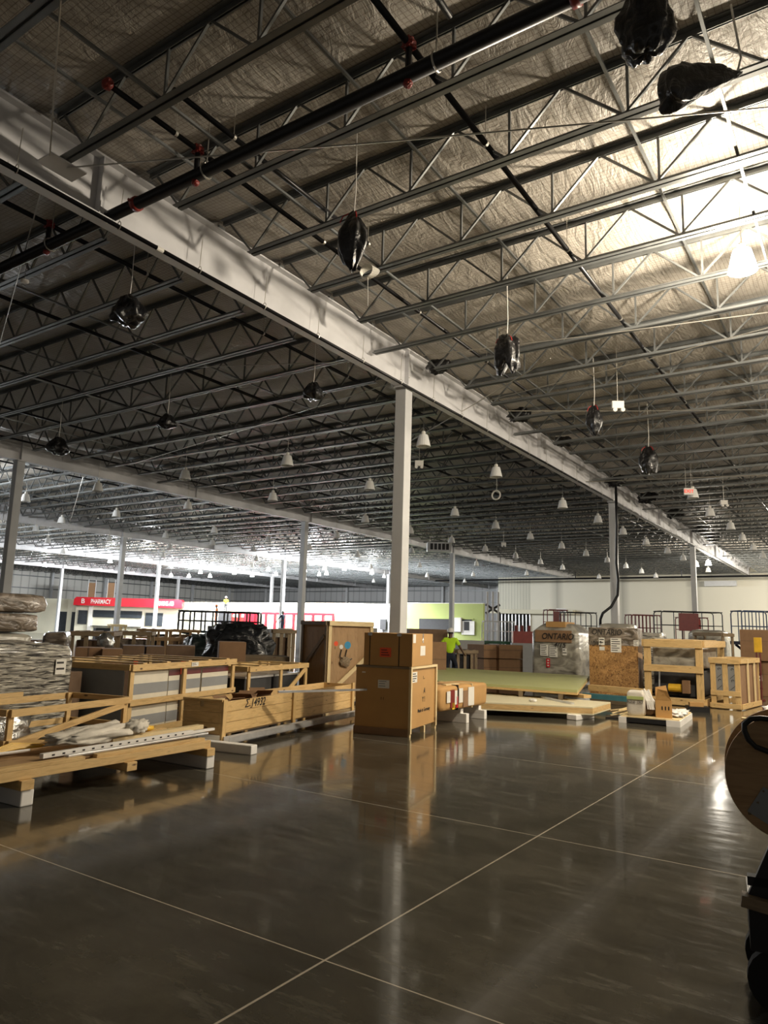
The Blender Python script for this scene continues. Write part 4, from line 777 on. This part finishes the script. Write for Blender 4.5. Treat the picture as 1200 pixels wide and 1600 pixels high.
# O brown cartons and hand truck
for i, (x, y, z, w, h, l) in enumerate([(-3.35, 24.9, 1.05, 2.6, .95, 'wide brown carton on top of the stack at the right edge'), (-3.3, 25.0, 0, 2.6, 1.05, 'wide brown carton at the bottom of the stack at the right edge')]):
    t = thing('brown_carton', l, 'box', (x, y, z), -4); B().box(0, w, 0, 1.5, 0, h-.01).build('carton_body', 'card2', t, bev=.01); B().box(.0, w, -.004, 0, h*.62, h*.62+.012).build('flap_line', 'carddark', t)
    if i: marks(t, .35, -.006, .45, .16, .22, 2); marks(t, .75, -.006, .5, .12, .3, 2)
t = thing('hand_truck', 'dark red hand truck with a yellow grip at the right edge', 'hand truck', at(1187, 1094, 0), -5)
for s in (-.03, .06): B().tube([(s, 0, .05), (s, .06, 1.35)], .022, 8).build('frame_tube', 'dred', t)
B().box(-.08, .12, .02, .08, 1.33, 1.75).build('grip', 'yellow', t, bev=.01)
for z in (.3, .7, 1.1): B().box(-.06, .09, .0, .04, z, z+.05).build('cross_bar', 'dred', t)
B().box(-.1, .15, -.25, .0, .0, .03).build('toe_plate', 'dred', t); B().tube([(-.12, .08, .1), (-.17, .08, .1)], .1, 14).build('wheel', 'rubber', t)
# P pale pallet stack and box under it
PB = at(1153, 1136, .48)
t = thing('wooden_crate_box', 'pine box under the pale pallet at the right edge', 'box', (PB.x, PB.y, 0), -3); B().box(0, 1.3, 0, 1.2, 0, .46).build('box_body', 'pine', t, bev=.01); B().box(-.02, 1.3, -.02, 1.2, .46, .48).build('box_lid', 'pale', t)
t = thing('slatted_pallet', 'pale slatted pallet lying on the pine box at the right edge', 'pallet', (PB.x+.03, PB.y+.12, .485), -6)
for i in range(4): B().box(-.0+.02*i, 1.3, .0+.42*i, .09+.42*i, .09, .115).build('deck_slat', 'pale', t)
for x in (.08, .65): B().box(x, x+.1, 0, 1.4, 0, .09).build('stringer', 'pale', t)
solo(B().lump((0, 0, .08), (.25, .2, .09), .4, 3, 20, 10, .7, 3), 'white_scrap', 'foam', 'white packing scrap lying in the pale pallet', 'packing', (PB.x+.5, PB.y+.5, .6), smooth=True)
# Q cable reel on dolly
D = 3.4; ctr = dep(1240, 1217, D); yawv = math.degrees(math.atan2(ctr.y, ctr.x))-90
t = thing('cable_reel', 'round plywood cable reel with a grey label cut by the right edge', 'cable reel', ctr, yawv+4)
for y in (-.0, .34): B().poly([(.295*math.cos(i*math.pi/32), y, .295*math.sin(i*math.pi/32)) for i in range(64)], (0, .02, 0)).build('reel_flange', 'ply', t)
B().tube([(0, .02, 0), (0, .34, 0)], .17, 24).build('cable_winding', 'rubber', t)
for k in range(7): B().tube([(-.2+.035*k+.02*math.sin(k*3), -.001, -.18+.055*k), (-.19+.035*k+.02*math.sin(k*3), -.004, -.18+.055*k)], .006, 6).build('knot', 'darkwood', t)
bl = B(); bl.quadbox([Vector(v) for v in ((-.205, -.006, -.17), (-.03, -.006, -.27), (-.03, -.001, -.27), (-.205, -.001, -.17), (-.13, -.006, -.05), (.045, -.006, -.15), (.045, -.001, -.15), (-.13, -.001, -.05))]); bl.build('label_sheet', 'grey', t)
t = thing('reel_dolly', 'black steel reel dolly with a looped tube handle at the right edge', 'dolly', (ctr.x, ctr.y, 0), yawv+4)
B().tube([(.1, -.03, ctr.z+.05), (-.155, -.06, ctr.z+.14), (-.185, -.06, ctr.z+.17), (-.20, -.06, ctr.z+.21), (-.20, -.06, ctr.z+.24), (-.17, -.06, ctr.z+.268), (-.13, -.06, ctr.z+.275), (.3, -.06, ctr.z+.26)], .0135, 10).build('handle_loop', 'black', t, smooth=True)
B().poly([(-.12, -.06, ctr.z-.30), (.10, -.06, ctr.z-.05), (.3, -.06, ctr.z-.4), (.2, -.06, .34), (-.22, -.06, .52)], (0, .04, 0)).build('side_plate', 'black', t)
B().bar((-.25, -.07, .50), (.2, -.07, .44), .08, .05).build('wooden_foot', 'oldwood', t, label='tan wooden foot'); B().box(-.22, .3, -.04, .4, .27, .47).build('chassis', 'black', t); B().box(-.22, -.12, -.06, .0, .56, .60).build('bracket', 'black', t)
for x in (-.1, .25):
    for y in (.02, .36): B().tube([(x, y-.03, .14), (x, y+.03, .14)], .14, 20).build('wheel', 'rubber', t)

# ------------------------------------------------------------------ middle distance goods
def pxbox(px0, px1, yt, d, name, mat, label, cat, depth=1.0, z0=0., lump=None, rz=None, bev=.01, extra=None, amp=.05, sq=.18):
    a = dep(px0, yt, d); c = dep(px1, yt, d*1.01); L = math.hypot(c.x-a.x, c.y-a.y); zt = (a.z+c.z)/2; r = math.degrees(math.atan2(c.y-a.y, c.x-a.x))
    if lump is not None: o = solo(B().lump((L/2, depth/2, (zt+z0)/2), (L/2, depth/2, (zt-z0)/2), amp, 2.5, 46, 26, sq, lump), name, mat, label, cat, (a.x, a.y, 0), r, smooth=True)
    else:
        o = thing(name, label, cat, (a.x, a.y, z0), r); B().box(0, L, 0, depth, 0, zt-z0).build('body', mat, o, bev=bev); B().box(0, L, -.006, 0, (zt-z0)*.6, (zt-z0)*.6+.02).build('seam', 'carddark', o)
        if extra == 'red': B().box(L*.55, L*.75, -.012, -.006, (zt-z0)*.45, (zt-z0)*.75).build('red_label', 'orange', o)
        if extra == 'grid': 
            B().box(L*.5-.01, L*.5+.01, -.007, 0, 0, zt-z0).build('seam', 'carddark', o)
    return o
def pxframe(px0, px1, yt, d, label, depth=1.2, mat='oldwood', n=2, z0=0., inner=None):
    a = dep(px0, yt, d); c = dep(px1, yt, d*1.01); L = math.hypot(c.x-a.x, c.y-a.y); H = (a.z+c.z)/2-z0
    t = frame_crate('timber_crate', label, 'crate', (a.x, a.y, z0), math.degrees(math.atan2(c.y-a.y, c.x-a.x)), L, depth, H, mat=mat, w=.1, th=.04, mid=[L*(i+1)/(n+1) for i in range(n)], roof=3)
    if inner: B().box(.12, L-.12, .15, depth-.1, .05, H*.85).build('contents', inner, t, bev=.03)
    return t
pxbox(66, 106, 988, 16, 'wrapped_pallet_load', 'wrapd', 'dark brown wrapped load right of the three wrapped blocks', 'pallet load', lump=101)
pxframe(110, 176, 987, 17.6, 'weathered timber crate with a dark load behind the striped crate', inner='carddark')
pxframe(178, 236, 987, 20.5, 'timber crate with a slanting brace in the middle distance at the left', inner='wrapd', n=1)
pxbox(118, 160, 1012, 14.5, 'carton', 'card2', 'small carton with papers below the dark crate at the left', 'box', extra='grid', depth=.6)
pxbox(160, 192, 1014, 14.5, 'carton', 'card2', 'low reddish carton beside the small carton at the left', 'box', depth=.6)
p = dep(165, 1003, 16.5); solo(B().lump((0, 0, 0), (.17, .17, .2), .3, 4, 22, 14, .9, 4), 'foil_coil', 'silver', 'round silver wrapped coil on the carton at the left', 'coil', p, smooth=True)
p = dep(165, 1016, 16.5); solo(B().box(-.4, .4, -.3, .3, 0, p.z), 'carton', 'carddark', 'dark carton under the silver coil', 'box', (p.x, p.y, 0), 30)
pxbox(192, 226, 1009, 15.5, 'carton', 'carddark', 'brown carton with a small red label behind the striped crate', 'box', extra='red', depth=.8)
pxbox(229, 258, 1010, 16, 'carton', 'carddark', 'plain brown carton next to the one with the small red label', 'box', depth=.8)
pxbox(260, 305, 1009, 16.5, 'carton', 'carddark', 'brown carton with an orange label left of the black heap', 'box', extra='red', depth=.8)
pxframe(215, 262, 983, 30, 'light timber crate, left of a pair far behind the striped crate', mat='ply', inner='dark'); pxframe(264, 312, 984, 30.5, 'light timber crate, right of a pair far behind the striped crate', mat='ply', inner='carddark')
pxframe(208, 285, 996, 24.5, 'long low timber crate before the pair of light crates', mat='ply', n=3)
pxbox(286, 340, 994, 23.5, 'sheeted_load', 'gtarp', 'low load under dark green sheeting left of the black heap', 'sheeted load', lump=111, depth=1.6, amp=.2, sq=.6)
def hump(v): return Vector((v.x, v.y, v.z))
pxbox(322, 424, 977, 19.5, 'sheeted_load', 'tarp', 'big heap wrapped in glossy black plastic sheeting', 'sheeted load', lump=115, depth=1.3, amp=.22, sq=.5)
pxbox(343, 385, 1003, 16, 'carton', 'card2', 'rounded brown carton in front of the black plastic heap', 'box', depth=.6, z0=0)
p = dep(352, 1021, 16.6); t = thing('timber_pile', 'low pile of long grey timbers behind the cabinet crate', 'timber pile', (p.x, p.y, 0), 50)
for i in range(4):
    for j in range(4): B().box(0, 1.5, .26*i, .26*i+.2, .25*j, .25*j+.22).build('timber', 'darkwood' if (i+j) % 2 else 'oldwood', t)
pxframe(426, 462, 984, 21.5, 'cluttered dark timber frame left of the tall plywood crate', inner='carddark'); 
pxbox(428, 442, 986, 23, 'white_carton', 'paper', 'small white carton peeking over the dark timber frame', 'box', depth=.4); pxbox(446, 458, 982, 24, 'white_carton', 'beige', 'beige carton beside the small white carton', 'box', depth=.4)
pxbox(544, 561, 978, 24.5, 'carton', 'dark', 'dark carton behind the tall plywood crate', 'box', depth=.4); pxbox(564, 590, 981, 23.5, 'carton', 'grey', 'grey carton behind the stacked boxes', 'box', depth=.6)
pxbox(640, 700, 983, 24, 'carton_stack', 'carddark', 'dark brown carton stack right behind the stacked boxes', 'box', depth=1, extra='grid'); 
pxbox(668, 698, 1003, 22, 'carton', 'card2', 'low carton left of the worker', 'box', depth=.6)
pxbox(717, 757, 1001, 27, 'grey_carton', 'grey', 'large grey-green carton right of the worker', 'box', depth=1.); pxframe(714, 746, 1016, 24, 'small timber crate standing right of the worker', mat='oldwood', inner='dark', depth=.8)
for i, (a_, b_, yt, z0, l) in enumerate([(756, 779, 1030, 0, 'brown carton, lower left of the four beside the grey wrapped crate'), (780, 817, 1030, 0, 'brown carton, lower right of the four beside the grey wrapped crate'), (756, 779, 1008, .78, 'brown carton, upper left of the four beside the grey wrapped crate'), (780, 817, 1008, .78, 'brown carton, upper right of the four beside the grey wrapped crate')]):
    pxbox(a_, b_, yt, 25, 'carton', 'card2', l, 'box', depth=1.1, z0=z0 if z0 else 0)
pxframe(1128, 1146, 990, 25, 'narrow frame between the wrapped machine and the brown cartons', mat='oldwood', n=0)
# far small crates before the pharmacy
pxframe(175, 198, 976, 40, 'small yellow pine crate before the pharmacy window', mat='pale', n=1); pxbox(150, 173, 981, 38, 'flat_trolley', 'dark', 'dark low trolley before the pharmacy', 'trolley', depth=.8)
pxbox(8, 60, 1000, 22, 'carton', 'carddark', 'dark carton hidden behind the wrapped blocks', 'box')

# ------------------------------------------------------------------ scissor lifts
def lift(px0, px1, yt, d, body, rail, label, yb=None, panel=None, n=4, rz=0, h=1.1, tray=True, wide=1):
    a = dep(px0, yt, d); c = dep(px1, yt, d*1.0); L = math.hypot(c.x-a.x, c.y-a.y); zt = (a.z+c.z)/2; zb = zt-h
    t = thing('scissor_lift', label, 'scissor lift', (a.x, a.y, 0), math.degrees(math.atan2(c.y-a.y, c.x-a.x))+rz); Dp = .8; rr = .022*max(1, d/30)*wide
    for y in (0, Dp):
        B().tube([(0, y, zb), (0, y, zt-.1), (.03, y, zt-.03), (.1, y, zt), (L-.1, y, zt), (L-.03, y, zt-.03), (L, y, zt-.1), (L, y, zb)], rr, 6).build('guard_rail', rail, t); B().tube([(0, y, zb+h*.5), (L, y, zb+h*.5)], rr*.8, 6).build('mid_rail', rail, t)
        for i in range(1, n): B().tube([(L*i/n, y, zb), (L*i/n, y, zt)], rr*.8, 6).build('rail_post', rail, t)
    for x in (0, L): B().tube([(x, 0, zt), (x, Dp, zt)], rr, 6).build('end_rail', rail, t)
    if tray: B().box(-.05, L+.05, -.05, Dp+.05, zb-.12, zb).build('platform', body, t)
    if panel: B().box(L*.28, L*.28+min(L*.4, .8), -.04, 0, zt-.7*h, zt-.06).build('control_panel', panel, t)
    if zb > .9:
        m_ = max(1, int((zb-.7)/.5)); hh = (zb-.6-.12)/m_
        for i in range(m_):
            for y in (.05, Dp-.05): B().bar((.1, y, .6+hh*i), (L-.1, y, .6+hh*(i+1)), .04, .08).build('scissor_arm', body, t); B().bar((L-.1, y, .6+hh*i), (.1, y, .6+hh*(i+1)), .04, .08).build('scissor_arm', body, t)
    B().box(0, L, 0, Dp, .2, min(.6, max(.3, zb-.14))).build('chassis', body, t, bev=.03)
    for x in (.2, L-.2):
        for y in (0, Dp): B().tube([(x, y-.06, .2), (x, y+.06, .2)], .2, 14).build('wheel', 'rubber', t)
    return t
lift(855, 887, 953, 33, 'dred', 'dred', 'scissor lift with a dark red panel above the grey ONTARIO crate', panel='dred', n=2)
lift(882, 932, 957, 30, 'liftg', 'black', 'green scissor lift with thin black rails left of the right column', n=3)
lift(986, 1032, 961, 31, 'dred', 'dred', 'dark red scissor lift with close-set bars right of the right column', n=8)
lift(1033, 1128, 956, 29, 'dred', 'pipe', 'large black-railed scissor lift behind the large pine frame crate', panel='dred', n=3)
lift(1066, 1106, 965, 33, 'red', 'dred', 'red scissor lift half hidden behind the large black-railed one', panel='red', n=3)
lift(1158, 1215, 955, 26, 'navy', 'navy', 'dark blue railed scissor lift behind the brown cartons', n=5)
t = lift(757, 804, 971, 33, 'liftg', 'colp', 'green scissor lift with white rails before the stud wall', n=5, h=.9)
lift(280, 404, 956, 36, 'gtarp', 'black', 'long scissor lift platform with black rails before the cream wall', n=7, h=.95, wide=2.2)
p = dep(770, 955, 40); t = thing('mast_lift', 'raised mast lift with white masts left of the stud wall', 'mast lift', (p.x, p.y, 0), 30)
for x in (-.3, 0, .3): B().box(x-.05, x+.05, -.05, .05, .3, 3.9).build('mast', 'colp', t)
B().box(-.4, .4, -.3, .3, 0, .4).build('base', 'liftg', t); B().bar((-.4, 0, 3.2), (.4, 0, 2.7), .06, .12).build('brace', 'dark', t); B().bar((-.4, 0, 2.7), (.4, 0, 3.2), .06, .12).build('brace', 'dark', t)
p = dep(817, 1000, 31); t = thing('red_tool_cart', 'red tool cart with bottles beside the green lift', 'tool cart', (p.x, p.y, 0), 30); B().box(-.45, .55, -.3, .3, 1.25, 1.75).build('tray', 'red', t); B().box(-.5, .6, -.35, .35, .0, 1.25).build('body', 'grey', t)
for x in (-.3, -.05, .25): B().tube([(x, -.1, 1.75), (x, -.1, 2.0)], .08, 8).build('bottle', 'dred', t)

# ------------------------------------------------------------------ people
def skinmesh(name, pts, edges, rad, mat, parent, sub=2):
    me = bpy.data.meshes.new(name); me.from_pydata([Vector(p) for p in pts], edges, []); o = bpy.data.objects.new(name, me); C.objects.link(o); o.parent = parent
    o.modifiers.new('skin', 'SKIN'); sv = me.skin_vertices[0].data
    for i, r in enumerate(rad): sv[i].radius = (r, r) if not isinstance(r, tuple) else r; sv[i].use_root = (i == 0)
    sm = o.modifiers.new('sub', 'SUBSURF'); sm.levels = sub; sm.render_levels = sub; me.materials.append(M[mat])
    bpy.context.view_layer.update(); e = bpy.data.meshes.new_from_object(o.evaluated_get(bpy.context.evaluated_depsgraph_get()))
    for p in e.polygons: p.use_smooth = True
    o.modifiers.clear(); o.data = e; return o
def person(loc, rz, label, top, legs, hat, arms, legp, skin='skin', H=1.72):
    # local: faces +y, x to its right
    t = thing('person', label, 'person', loc, rz)
    # pelvis, chest ...
    pts = [(0, 0, .95), (0, .0, 1.15), (0, -.01, 1.36), (0, 0, 1.47), (0, .02, 1.53), (0, .03, 1.62)]; ed = [(0, 1), (1, 2), (2, 3), (3, 4), (4, 5)]; rad = [(.15, .11), (.14, .10), (.17, .11), .06, .07, .095]
    for s in (-1, 1):
        j = len(pts); el, wr = arms[0 if s < 0 else 1]; sh = Vector((s*.19, 0, 1.40)); el, wr = Vector(el), Vector(wr); d = (wr-el).normalized(); hd = wr+d*.09
        pts += [sh, el, wr, hd]; ed += [(2, j), (j, j+1), (j+1, j+2), (j+2, j+3)]; rad += [.055, .042, .027, .034]
        side_ = d.cross(Vector((0, 1, .1))).normalized()
        for f in range(5):
            q = len(pts); o_ = side_*(.032-.0155*f) if f < 4 else side_*.045; st = hd+o_*.8 if f < 4 else wr+d*.03+o_*.5; ln = (.07, .08, .075, .06, .05)[f]
            pts += [st+d*ln*.5+Vector((0, .01, 0)), st+d*ln+Vector((0, .025, 0))]; ed += [(j+3 if f < 4 else j+2, q), (q, q+1)]; rad += [.009, .008]
    for s in (-1, 1):
        j = len(pts); kn, an = legp[0 if s < 0 else 1]; kn, an = Vector(kn), Vector(an)
        pts += [(s*.1, 0, .88), kn, an, an+Vector((0, .16, -.04))]; ed += [(0, j), (j, j+1), (j+1, j+2), (j+2, j+3)]; rad += [.085, .058, .04, .035]
    skinmesh('body', pts, ed, rad, skin, t, 1)
    # head features
    B().lump((0, .04, 1.62), (.078, .098, .118), 0, 1, 20, 14, 1).build('head', skin, t, smooth=True); B().lump((0, .14, 1.61), (.014, .02, .022), 0, 1, 8, 6, 1).build('nose', skin, t); B().box(-.025, .025, .128, .133, 1.563, 1.569).build('mouth', 'dred', t)
    for s in (-1, 1): B().lump((s*.03, .125, 1.64), (.012, .01, .008), 0, 1, 8, 6, 1).build('eye', 'ink', t); B().lump((s*.08, .03, 1.62), (.012, .02, .032), 0, 1, 8, 6, 1).build('ear', skin, t)
    B().lump((0, .02, 1.66), (.086, .10, .10), .05, 4, 20, 12, 1).build('hair', 'ink', t, smooth=True)
    if hat: B()._lathe([(0, .135), (.05, .13), (.09, .10), (.115, .05), (.12, 0), (.15, -.01), (.145, -.015), (.11, -.01)], Vector((0, .03, 1.66)), 20).build('hard_hat', hat, t, smooth=True)
    tp = [(0, 0, .90), (0, 0, 1.1), (0, -.01, 1.3), (0, 0, 1.44)]; te = [(0, 1), (1, 2), (2, 3)]; tr = [(.18, .125), (.165, .12), (.19, .13), .075]
    for s in (-1, 1): j = len(tp); el = Vector(arms[0 if s < 0 else 1][0]); sh = Vector((s*.19, 0, 1.40)); tp += [sh, sh.lerp(el, .75)]; te += [(2, j), (j, j+1)]; tr += [.078, .07]
    skinmesh('shirt', tp, te, tr, top, t)
    lp = [(0, 0, 1.04), (0, 0, .9)]; le = [(0, 1)]; lr = [(.165, .12), (.17, .125)]
    for s in (-1, 1): j = len(lp); kn, an = [Vector(v) for v in legp[0 if s < 0 else 1]]; lp += [(s*.1, 0, .82), kn, an+Vector((0, 0, .03))]; le += [(1, j), (j, j+1), (j+1, j+2)]; lr += [.10, .078, .062]
    skinmesh('trousers', lp, le, lr, legs, t)
    for s in (-1, 1): an = Vector(legp[0 if s < 0 else 1][1]); B().lump(an+Vector((0, .07, -.035)), (.055, .15, .05), 0, 1, 18, 10, .7).build('boot', 'rubber', t, smooth=True)
    return t
pw = dep(704, 984, 23.8)
person((pw.x, pw.y, 0), 34-12, 'person seen from behind in bright yellow shirt and white hard hat, walking', 'hiviz', 'jeans', 'hat', [((-.36, -.06, 1.14), (-.42, .12, .94)), ((.34, -.05, 1.14), (.42, .16, .97))], [((-.12, .08, .5), (-.12, -.12, .09)), ((.17, .22, .52), (.15, .1, .09))])
std = [((-.28, 0, 1.12), (-.3, .1, .88)), ((.28, 0, 1.12), (.3, .1, .88))]; stl = [((-.1, .03, .5), (-.1, 0, .09)), ((.1, .03, .5), (.1, 0, .09))]
p = dep(352, 957, 80); person((p.x, p.y, p.z), 200, 'person in yellow vest and white hat standing high on a lift before the cream wall', 'hiviz', 'dark', 'hat', std, stl)
solo(B().box(-.7, .7, -.4, .4, 0, p.z), 'lift_tower', 'dark', 'dark raised platform under the person in the yellow vest', 'lift platform', (p.x, p.y, 0), 40)
p = dep(337, 978, 60); solo(B().box(-.6, .6, -.5, .5, 0, p.z), 'lift_platform', 'dark', 'dark platform under the person in orange', 'lift platform', (p.x, p.y, 0), 40); person((p.x, p.y, p.z), 150, 'person in orange on the black-railed lift platform', 'orangev', 'orangev', 'orangev', std, stl)
p = dep(441, 989, 58); solo(B().box(-.6, .6, -.5, .5, 0, p.z), 'lift_platform', 'dark', 'dark platform under the person in dark blue', 'lift platform', (p.x, p.y, 0), 40); person((p.x, p.y, p.z), 100, 'person in dark blue bending beside the red frames', 'navy', 'navy', 'hat', [((-.3, .25, 1.12), (-.3, .4, .9)), ((.3, .25, 1.12), (.3, .4, .9))], stl)
